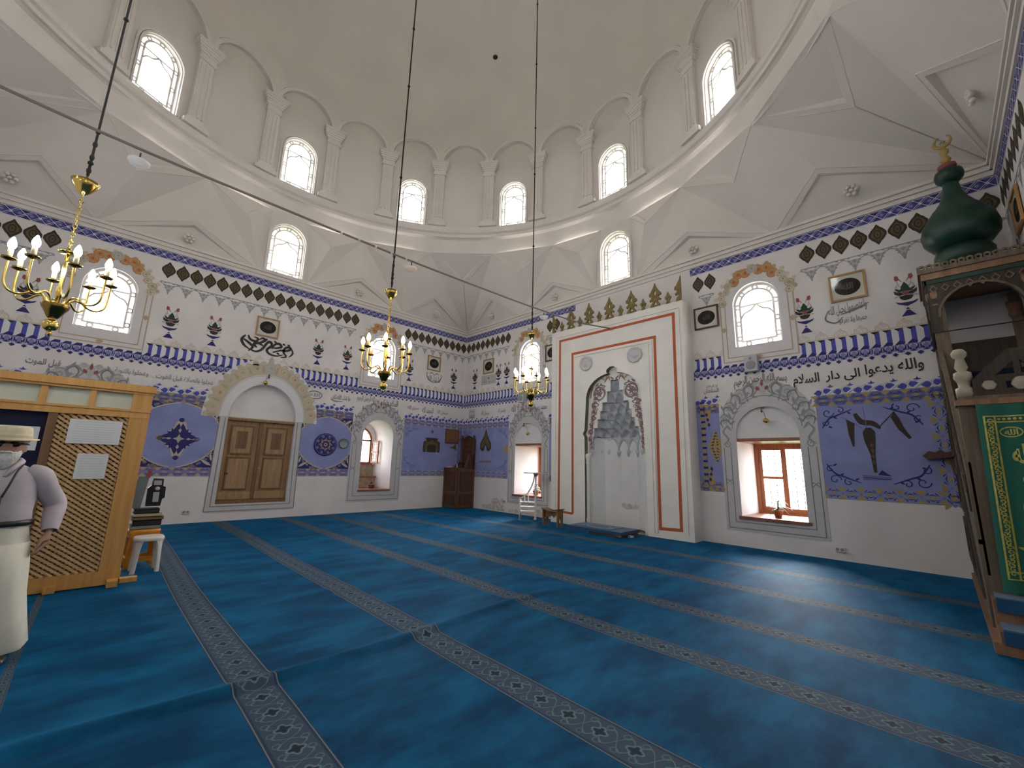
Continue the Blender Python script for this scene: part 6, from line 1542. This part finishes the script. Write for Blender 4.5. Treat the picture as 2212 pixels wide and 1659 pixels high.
# ================================================================== STOOLS, BOOKS, BLACK CASE
def stool(c, w, h, m, lab, rz, sq):
    R = empty('plastic_stool', (0, 0, 0)); b = MB()
    ring = lambda r, z, n=28: [Vector((r*(abs(cos(a))**(.55)*(1 if cos(a) > 0 else -1)), r*(abs(sin(a))**.55*(1 if sin(a) > 0 else -1)), z)) for a in [2*pi*i/n for i in range(n)]]
    r = w/2; b.loft([ring(r*.98, h-.05), ring(r, h-.03), ring(r*.97, h-.006), ring(r*.9, h), ring(r*.3, h-.006)], m, (False, True)); b.loft([ring(r*.98, h-.05), ring(r*.93, h-.05), ring(r*.9, h-.012)], m, (False, True)); b.build('seat', R)
    for k in range(4):
        a = k*pi/2+pi/4; d = Vector((cos(a), sin(a), 0)); n = Vector((-d.y, d.x, 0)); t = MB(); rg = []
        for z, o, wd, th in ((0, 1.16, .045, .03), (h*.3, 1.10, .048, .032), (h*.6, 1.05, .052, .034), (h*.82, 1.0, .07, .036), (h-.03, .97, .13, .03)):
            p = d*(r*o) + Vector((0, 0, z)); rg.append([p + n*wd*.6, p + n*wd*.2 + d*.012, p - n*wd*.2 + d*.012, p - n*wd*.6, p - n*wd*.5 - d*th, p + n*wd*.5 - d*th])
        t.loft(rg, m, (True, True), False); t.build('leg', R)
    if sq:
        for k in range(4):
            a = k*pi/2; d = Vector((cos(a), sin(a), 0)); n = Vector((-d.y, d.x, 0)); P = lambda s, z, dd: n*s + d*(r*.86+dd) + Vector((0, 0, z))
            t = MB(); t.prism(P, [(-r*.8, .05), (-r*.55, .09), (r*.55, .09), (r*.8, .05), (r*.8, .15), (-r*.8, .15)], [], .015, -.01, m); t.prism(P, [(-r*.85, h-.1), (r*.85, h-.1), (r*.85, h-.03), (-r*.85, h-.03)], [], .012, -.012, m); t.build('stretcher', R)
    R.location = c; R.rotation_euler = (0, 0, rz); return tag(R, lab, 'stool', 'plastic stools by the screen')
stool((5.02, -9.46, 0), .34, .47, 'wplast', 'white plastic stool beside the end of the wooden screen', .02, False)
stool((4.60, -9.50, 0), .38, .53, 'oplast', 'orange plastic stool carrying a stack of books, behind the white stool', .05, True)
M['bk1'] = mat('grey_teal_cover', (.22, .27, .27, 1), .7); M['bk2'] = mat('black_cover', (.02, .016, .016, 1), .6); M['bk3'] = mat('brown_cover', (.20, .12, .05, 1), .7); M['bk4'] = mat('cream_cover', (.58, .50, .33, 1), .7)
z = .531
for m, t, w, l, lab in (('bk1', .055, .30, .34, 'thick grey-teal book at the bottom of the stack on the orange stool'), ('bk2', .075, .26, .33, 'thick black book above the grey-teal one in the stack'), ('bk3', .045, .33, .36, 'brown book jutting from the middle of the stack'), ('bk4', .05, .27, .31, 'cream book near the top of the stack on the orange stool'), ('bk2', .06, .25, .29, 'black book with grey cover edge on top of the stack')):
    c = (4.60, -9.50+.012*(len(lab) % 3 - 1), z); R = empty('book', c, lab, 'book', 'books stacked on the orange stool'); x, y = c[:2]
    b = MB(); b.box((x-w/2, y-l/2, z), (x+w/2, y+l/2, z+.006), m); b.box((x-w/2, y-l/2, z+t-.008), (x+w/2, y+l/2, z+t-.002), m); b.box((x+w/2-.006, y-l/2, z), (x+w/2, y+l/2, z+t-.002), m); b.build('cover', R)
    b = MB(); b.box((x-w/2+.006, y-l/2+.006, z+.006), (x+w/2-.006, y+l/2-.006, z+t-.008), 'paper'); b.build('pages', R); z += t
def case():
    zb = z+.02; R = empty('equipment_case', (4.42, -9.42, zb), 'black plastic case with pale panels propped on the book stack', 'case')
    T = Matrix.Rotation(.06, 3, 'Y'); P = lambda s, h, d: Vector((4.42, -9.42, zb)) + Vector((0, s*.72, 0)) + T @ Vector((d, 0, h*.88)) + Vector((0, -.04*h, 0))
    b = MB(); b.prism(P, [(-.14, 0), (.10, 0), (.12, .12), (.16, .14), (.16, .32), (.11, .34), (.11, .46), (-.06, .47), (-.08, .36), (-.14, .30)], [], .06, -.03, 'blackp'); b.build('shell', R)
    b = MB(); b.prism(P, rect(-.04, .06, .07, .24), [], .066, .05, 'gplast'); b.prism(P, rect(-.05, .08, .36, .44), [], .066, .05, 'gplast'); b.lathe([(.03, 0), (.03, .01), (0, .012)], P(.02, .30, .06), 'gplast', 12, axis=Matrix.Rotation(pi/2, 3, 'Y')); b.build('label_panel', R)
    zb = z+.001; q = empty('plastic_folder', (4.48, -9.62, zb), 'grey translucent folder with red clip leaning beside the black case', 'folder')
    P2 = lambda s, h, d: Vector((4.50, -9.62, zb)) + Vector((d-.08*h, s+.10*h, h))
    b = MB(); b.prism(P2, rect(-.09, .04, 0, .46), [], .01, -.01, mat('grey_folder', (.16, .20, .20, 1), .35)); b.build('sheet', q)
    b = MB(); b.prism(P2, rect(-.0, .05, .44, .55), [], .018, -.018, 'rose'); b.build('clip', q)
case()
# ================================================================== PERSON at the left edge
def person():
    R = empty('person', (0, 0, 0))
    # body: one skinned surface (local frame: +x is the way he faces, +y his left)
    LEG = {1: ((.06, .125), (.12, .16), (.13, .20), (.13, .235)), -1: ((-.02, -.105), (-.04, -.11), (-.10, -.115), (-.16, -.12))}
    J = {}; V = []; Ed = []; Rad = []
    def jt(n, p, r, par=None):
        J[n] = len(V); V.append(p); Rad.append(r if isinstance(r, tuple) else (r, r))
        if par is not None: Ed.append((J[par], J[n]))
    jt('pelvis', (0, 0, .94), (.15, .12)); jt('waist', (0, 0, 1.10), (.14, .11), 'pelvis'); jt('chest', (-.01, 0, 1.28), (.16, .12), 'waist'); jt('upper', (-.02, 0, 1.40), (.13, .10), 'chest')
    jt('neck', (.0, 0, 1.49), (.058, .058), 'upper'); jt('jaw', (.035, 0, 1.56), (.062, .07), 'neck'); jt('face', (.035, 0, 1.63), (.074, .088), 'jaw'); jt('brow', (.025, 0, 1.69), (.075, .09), 'face'); jt('crown', (.01, 0, 1.755), (.06, .07), 'brow')
    jt('nose', (.125, 0, 1.625), (.014, .018), 'face'); jt('ear_l', (.01, .088, 1.63), (.012, .022), 'face'); jt('ear_r', (.01, -.088, 1.63), (.012, .022), 'face')
    for q, s in ((1, 'l'), (-1, 'r')):
        jt('sh'+s, (-.02, q*.18, 1.405), (.062, .062), 'upper')
        el = (-.13, q*.31, 1.15) if q > 0 else (-.06, q*.27, 1.12); wr = (-.02, q*.33, .93) if q > 0 else (.10, q*.24, .95)
        jt('ua'+s, tuple((a+b)/2 for a, b in zip((-.02, q*.18, 1.405), el)), .05, 'sh'+s); jt('el'+s, el, .04, 'ua'+s)
        jt('fa'+s, tuple((a+b)/2 for a, b in zip(el, wr)), .038, 'el'+s); jt('wr'+s, wr, (.03, .024), 'fa'+s)
        pm = tuple(w + o for w, o in zip(wr, (.025, -q*.012, -.06))); jt('pm'+s, pm, (.042, .02), 'wr'+s)
        kn = tuple(w + o for w, o in zip(wr, (.045, -q*.02, -.105))); jt('kn'+s, kn, (.042, .018), 'pm'+s)
        for i, (dx, l) in enumerate(((-.03, .9), (-.010, 1.05), (.011, 1.), (.03, .8))):
            b0 = (kn[0]+dx+.004, kn[1]-q*.004, kn[2]-.022); jt('f%d%s' % (i, s), b0, .0105, 'kn'+s)
            b1 = (b0[0]+.012, b0[1]-q*.016, b0[2]-.032*l); jt('g%d%s' % (i, s), b1, .0098, 'f%d%s' % (i, s)); b2 = (b1[0]+.006, b1[1]-q*.026, b1[2]-.018*l); jt('h%d%s' % (i, s), b2, .0085, 'g%d%s' % (i, s))
        t0 = (pm[0]+.045, pm[1]-q*.012, pm[2]-.005); jt('t0'+s, t0, .013, 'pm'+s); jt('t1'+s, (t0[0]+.018, t0[1]-q*.012, t0[2]-.04), .011, 't0'+s); jt('t2'+s, (t0[0]+.014, t0[1]-q*.022, t0[2]-.068), .009, 't1'+s)
        L4 = LEG[q]
        jt('hip'+s, (0, q*.095, .88), .085, 'pelvis'); jt('th'+s, (*L4[0], .70), .08, 'hip'+s); jt('knee'+s, (*L4[1], .50), .058, 'th'+s); jt('calf'+s, (*L4[2], .34), .055, 'knee'+s); jt('ank'+s, (*L4[3], .10), .04, 'calf'+s); jt('toe'+s, (L4[3][0]+.14, L4[3][1]+q*.03, .05), (.04, .03), 'ank'+s)
    me = bpy.data.meshes.new('body'); me.from_pydata(V, Ed, []); o = bpy.data.objects.new('body', me); COL.objects.link(o); o.parent = R
    sk = o.modifiers.new('skin', 'SKIN'); sk.use_smooth_shade = True
    for i, v in enumerate(me.skin_vertices[0].data): v.radius = Rad[i]; v.use_root = (i == 0)
    sb = o.modifiers.new('sub', 'SUBSURF'); sb.levels = 2; sb.render_levels = 2; me.materials.append(M['skin'])
    def ell(c, rx, ry, n=22, fold=0., nf=7, ph=0., tilt=0.): return [Vector((c[0]+(rx*(1+fold*cos(nf*a+ph)))*cos(a), c[1]+(ry*(1+fold*cos(nf*a+ph)))*sin(a), c[2]+tilt*cos(a))) for a in [2*pi*i/n for i in range(n)]]
    # shirt: torso and sleeves, open collar
    b = MB()
    b.loft([ell((0, 0, .97), .155, .195, 26, .03, 9), ell((0, 0, 1.0), .172, .215, 26, .04, 9), ell((0, 0, 1.12), .165, .205, 26, .035, 8, 1), ell((-.005, 0, 1.25), .165, .21, 26, .02, 7), ell((-.01, 0, 1.35), .155, .215, 26, .01), ell((-.015, 0, 1.42), .13, .205, 26), ell((-.01, 0, 1.465), .095, .14, 26), ell((0, 0, 1.495), .08, .085, 26), ell((0, 0, 1.52), .078, .08, 26)], 'shirt', (False, False))
    o = b.build('shirt', R)
    for q in (1, -1):
        b = MB(); el = V[J['el'+('l' if q > 0 else 'r')]]; wr = V[J['wr'+('l' if q > 0 else 'r')]]
        pts = [(-.015, q*.13, 1.42), (-.02, q*.20, 1.395), tuple(.5*a+.5*c for a, c in zip((-.02, q*.19, 1.40), el)), el, tuple(.5*a+.5*c for a, c in zip(el, wr)), tuple(.12*a+.88*c for a, c in zip(el, wr)), tuple(.03*a+.97*c for a, c in zip(el, wr))]
        b.tube(cat(pts, 5), [a_+(b_-a_)*j/5 for a_, b_ in zip([.075, .085, .080, .074, .066, .055], [.085, .080, .074, .066, .055, .050]) for j in range(5)]+[.05], 'shirt', 16, False); b.build('sleeve', o)
    b = MB(); b.tube([(.075, .0-.06, 1.47), (.03, -.085, 1.52), (-.06, -.05, 1.53), (-.075, 0, 1.53), (-.06, .05, 1.53), (.03, .085, 1.52), (.085, .06, 1.47), (.13, .03, 1.40)], [.018, .022, .022, .022, .022, .022, .02, .012], 'shirt', 8); b.build('collar', o)
    # baggy trousers
    b = MB()
    b.loft([ell((0, 0, 1.02), .16, .20, 26), ell((0, 0, .95), .175, .215, 26, .02, 9), ell((.0, 0, .84), .19, .23, 26, .03, 7), ell((0, 0, .74), .19, .235, 26, .03, 7)], 'trous', (False, True))
    for q in (1, -1):
        (xa, ya), (xb, yb), (xc, yc), (xd, yd) = LEG[q]
        b.loft([ell((xa*.3, q*.11, .86), .155, .13, 20, .03, 5), ell((xa, ya, .68), .16, .14, 20, .04, 6, 1), ell((xb, yb, .48), .155, .135, 20, .05, 6, 2), ell((xc, yc, .28), .155, .13, 20, .06, 6, 1), ell((xd, yd, .10), .16, .135, 20, .06, 6), ell((xd+.0, yd, .07), .15, .12, 20, .05, 6)], 'trous', (True, False))
    b.build('trousers', R)
    b = MB(); b.loft([ell((0, 0, 1.00), .178, .222, 26), ell((0, 0, 1.005), .186, .23, 26), ell((0, 0, 1.04), .186, .23, 26), ell((0, 0, 1.045), .17, .21, 26)], 'leather', (False, False)); o = b.build('belt', R)
    b = MB(); b.box((.176, -.03, 1.0), (.194, .03, 1.046), 'gplast'); b.build('buckle', o)
    for q in (1, -1):
        x0, yf = LEG[q][3]
        b = MB(); b.loft([[Vector((x0-.08+.30*u, yf+w*sin(a)+q*.03*u, max(.0, h*(.5+.5*cos(a))))) for a in [2*pi*i/14 for i in range(14)]] for u, w, h in ((0, .02, .05), (.06, .04, .10), (.3, .045, .10), (.55, .048, .085), (.8, .046, .06), (.97, .03, .045), (1, .008, .02))], 'leather', (True, True)); b.build('shoe', R)
    # straw hat, sunglasses, beard
    b = MB(); hc = (.015, 0, 0); tl = .0
    b.loft([ell((.02, 0, 1.700), .165, .150, 28, 0, 1, 0, -.012), ell((.02, 0, 1.707), .168, .152, 28, 0, 1, 0, -.012), ell((.02, 0, 1.712), .105, .112, 28), ell((.018, 0, 1.76), .10, .106, 28), ell((.015, 0, 1.80), .092, .098, 28), ell((.012, 0, 1.815), .075, .08, 28), ell((.01, 0, 1.81), .03, .03, 28)], 'hat', (False, True)); o = b.build('hat', R)
    b = MB(); b.loft([ell((.02, 0, 1.714), .108, .115, 28), ell((.019, 0, 1.735), .106, .113, 28)], 'goldpale', (False, False)); b.build('hat_band', o)
    b = MB()
    for q in (1, -1):
        b.loft([[Vector((.105+.014*k-.35*abs(y)**1.5*.6, y, 1.66+z)) for y, z in [(q*.036+.033*cos(a), .022*sin(a)) for a in [2*pi*i/14 for i in range(14)]]] for k in (0, 1)], 'lens'); b.tube([(.10, q*.07, 1.668), (.06, q*.092, 1.668), (-.01, q*.095, 1.66)], .005, 'lens', 5)
    b.tube([(.118, -.01, 1.668), (.122, 0, 1.67), (.118, .01, 1.668)], .004, 'lens', 5); b.build('sunglasses', R)
    b = MB(); rnd = random.Random(4)
    b.loft([ell((.055, 0, 1.615), .045, .075, 18), ell((.065, 0, 1.585), .062, .082, 18, .05, 9), ell((.075, 0, 1.55), .06, .075, 18, .06, 8, 1), ell((.085, 0, 1.51), .045, .055, 18, .08, 7), ell((.09, 0, 1.47), .025, .03, 18, .1, 7), ell((.092, 0, 1.45), .008, .01, 18)], 'hair', (True, True)); o = b.build('beard', R)
    b = MB(); b.tube([(.105, -.05, 1.585), (.125, -.02, 1.597), (.128, 0, 1.595), (.125, .02, 1.597), (.105, .05, 1.585)], [.006, .012, .009, .012, .006], 'hair', 7); b.build('moustache', o)
    b = MB(); b.loft([ell((-.005, 0, 1.60), .075, .085, 18), ell((-.012, 0, 1.66), .09, .096, 18), ell((.0, 0, 1.71), .09, .097, 18)], 'hair', (True, True)); b.build('hair', R)
    R.location = (7.55, -10.70, .0); R.rotation_euler = (0, 0, radians(-8))
    tag(R, 'bearded person in pale hat, lilac shirt and cream trousers walking past the wooden screen', 'person')
    # camera on a neck strap: lies against the chest
    C = empty('camera', (0, 0, 0)); b = MB(); b.box((.175, -.075, 1.165), (.225, .055, 1.245), 'blackp'); b.box((.18, -.03, 1.245), (.215, .02, 1.268), 'blackp'); b.build('camera_body', C)
    b = MB(); b.lathe([(.036, 0), (.036, .05), (.032, .055), (.028, .05), (0, .045)], (.225, -.01, 1.205), 'blackp', 18, axis=Matrix.Rotation(pi/2, 3, 'Y')); b.build('lens', C)
    b = MB(); b.tube(cat([(.19, .055, 1.235), (.175, .075, 1.32), (.12, .09, 1.43), (.02, .095, 1.50), (-.07, .05, 1.535), (-.085, 0, 1.54), (-.07, -.05, 1.535), (.02, -.095, 1.50), (.12, -.09, 1.43), (.175, -.085, 1.32), (.19, -.075, 1.235)], 4), .008, 'blackp', 5); b.build('strap', C)
    C.location = R.location; C.rotation_euler = R.rotation_euler
    tag(C, 'black camera hanging on the chest of the person in the hat', 'camera')
person()

# ================================================================== OUTSIDE: trees seen through the windows
def tree(x, y, h, lab):
    R = empty('garden_tree', (x, y, -1.2), lab, 'tree', 'trees outside the windows'); rnd = random.Random(int(x*7+y*3))
    b = MB(); b.tube([(x, y, -1.25), (x+.1, y, h*.3-1.2), (x, y+.1, h*.7-1.2)], [.22, .16, .06], 'trunk', 8); b.build('trunk', R)
    b = MB()
    for i in range(900):
        a = rnd.random()*6.283; t = math.acos(2*rnd.random()-1); r = (.75+.25*rnd.random()); c = Vector((x+h*.30*r*sin(t)*cos(a), y+h*.30*r*sin(t)*sin(a), h*.66-1.2+h*.32*r*cos(t)))
        q = Matrix.Rotation(rnd.random()*6, 3, 'Z') @ Matrix.Rotation(rnd.random()*3, 3, 'X'); l = .22
        b.add([c+q @ Vector(v) for v in ((-l, 0, 0), (0, -l*.6, 0), (l, 0, 0), (0, l*.9, 0))], [(0, 1, 2, 3)], 'leaf' if rnd.random() < .6 else 'leafD')
    b.build('crown', R)
tree(3.5, 13., 5.2, 'green garden tree outside, seen through the right window')
tree(-25., 4.6, 5.5, 'green garden tree outside, seen through the arched window by the door')

# ------------------------------------------------------------------ sky, camera, view
w = bpy.data.worlds.new('World'); SC.world = w; w.use_nodes = True
nt = w.node_tree; N = nt.nodes; L = nt.links; bg = N['Background']
tc = N.new('ShaderNodeTexCoord'); sp = N.new('ShaderNodeSeparateXYZ'); L.new(tc.outputs['Generated'], sp.inputs[0])
rp = N.new('ShaderNodeValToRGB'); e = rp.color_ramp.elements
e[0].position = .45; e[0].color = (.80, .80, .77, 1); e[1].position = .9; e[1].color = (.86, .92, 1, 1)
m1 = e.new(.53); m1.color = (1, .965, .96, 1)
mr = N.new('ShaderNodeMapRange'); mr.inputs['From Min'].default_value = -1; L.new(sp.outputs[2], mr.inputs['Value']); L.new(mr.outputs[0], rp.inputs['Fac'])
L.new(rp.outputs['Color'], bg.inputs['Color']); bg.inputs['Strength'].default_value = 8.0
sl = bpy.data.lights.new('hazy_sun', 'SUN'); sl.energy = 16; sl.angle = radians(36); sl.color = (1, .97, .93)
so_ = bpy.data.objects.new('hazy_sun', sl); COL.objects.link(so_); so_.rotation_euler = Vector((.35, -1., -.58)).to_track_quat('-Z', 'Y').to_euler()

cam = bpy.data.cameras.new('camera'); co = bpy.data.objects.new('viewpoint', cam); COL.objects.link(co)
yaw, pit, rol = 0.793556541, 0.191405783, 0.0257048815
f = Vector((-sin(yaw)*cos(pit), cos(yaw)*cos(pit), sin(pit))); r = Vector((cos(yaw), sin(yaw), 0)); u = r.cross(f)
r2 = cos(rol)*r + sin(rol)*u; u2 = -sin(rol)*r + cos(rol)*u
co.matrix_world = Matrix(((r2.x, u2.x, -f.x, 13.06681), (r2.y, u2.y, -f.y, -10.19799), (r2.z, u2.z, -f.z, 1.6), (0, 0, 0, 1)))
cam.sensor_width = 36; cam.lens = 36*896.835/2212; cam.clip_start = .05; cam.clip_end = 300
SC.camera = co
SC.view_settings.view_transform = 'Standard'; SC.view_settings.look = 'None'; SC.view_settings.gamma = 1; SC.view_settings.use_curve_mapping = False
SC.view_settings.exposure = EXPO
SC.cycles.use_adaptive_sampling = True; SC.cycles.adaptive_threshold = .1
SC.cycles.diffuse_bounces = 4; SC.cycles.max_bounces = 12; SC.cycles.transparent_max_bounces = 12
SC.cycles.use_denoising = True; SC.cycles.caustics_reflective = False; SC.cycles.caustics_refractive = False
SC.cycles.sample_clamp_indirect = 8
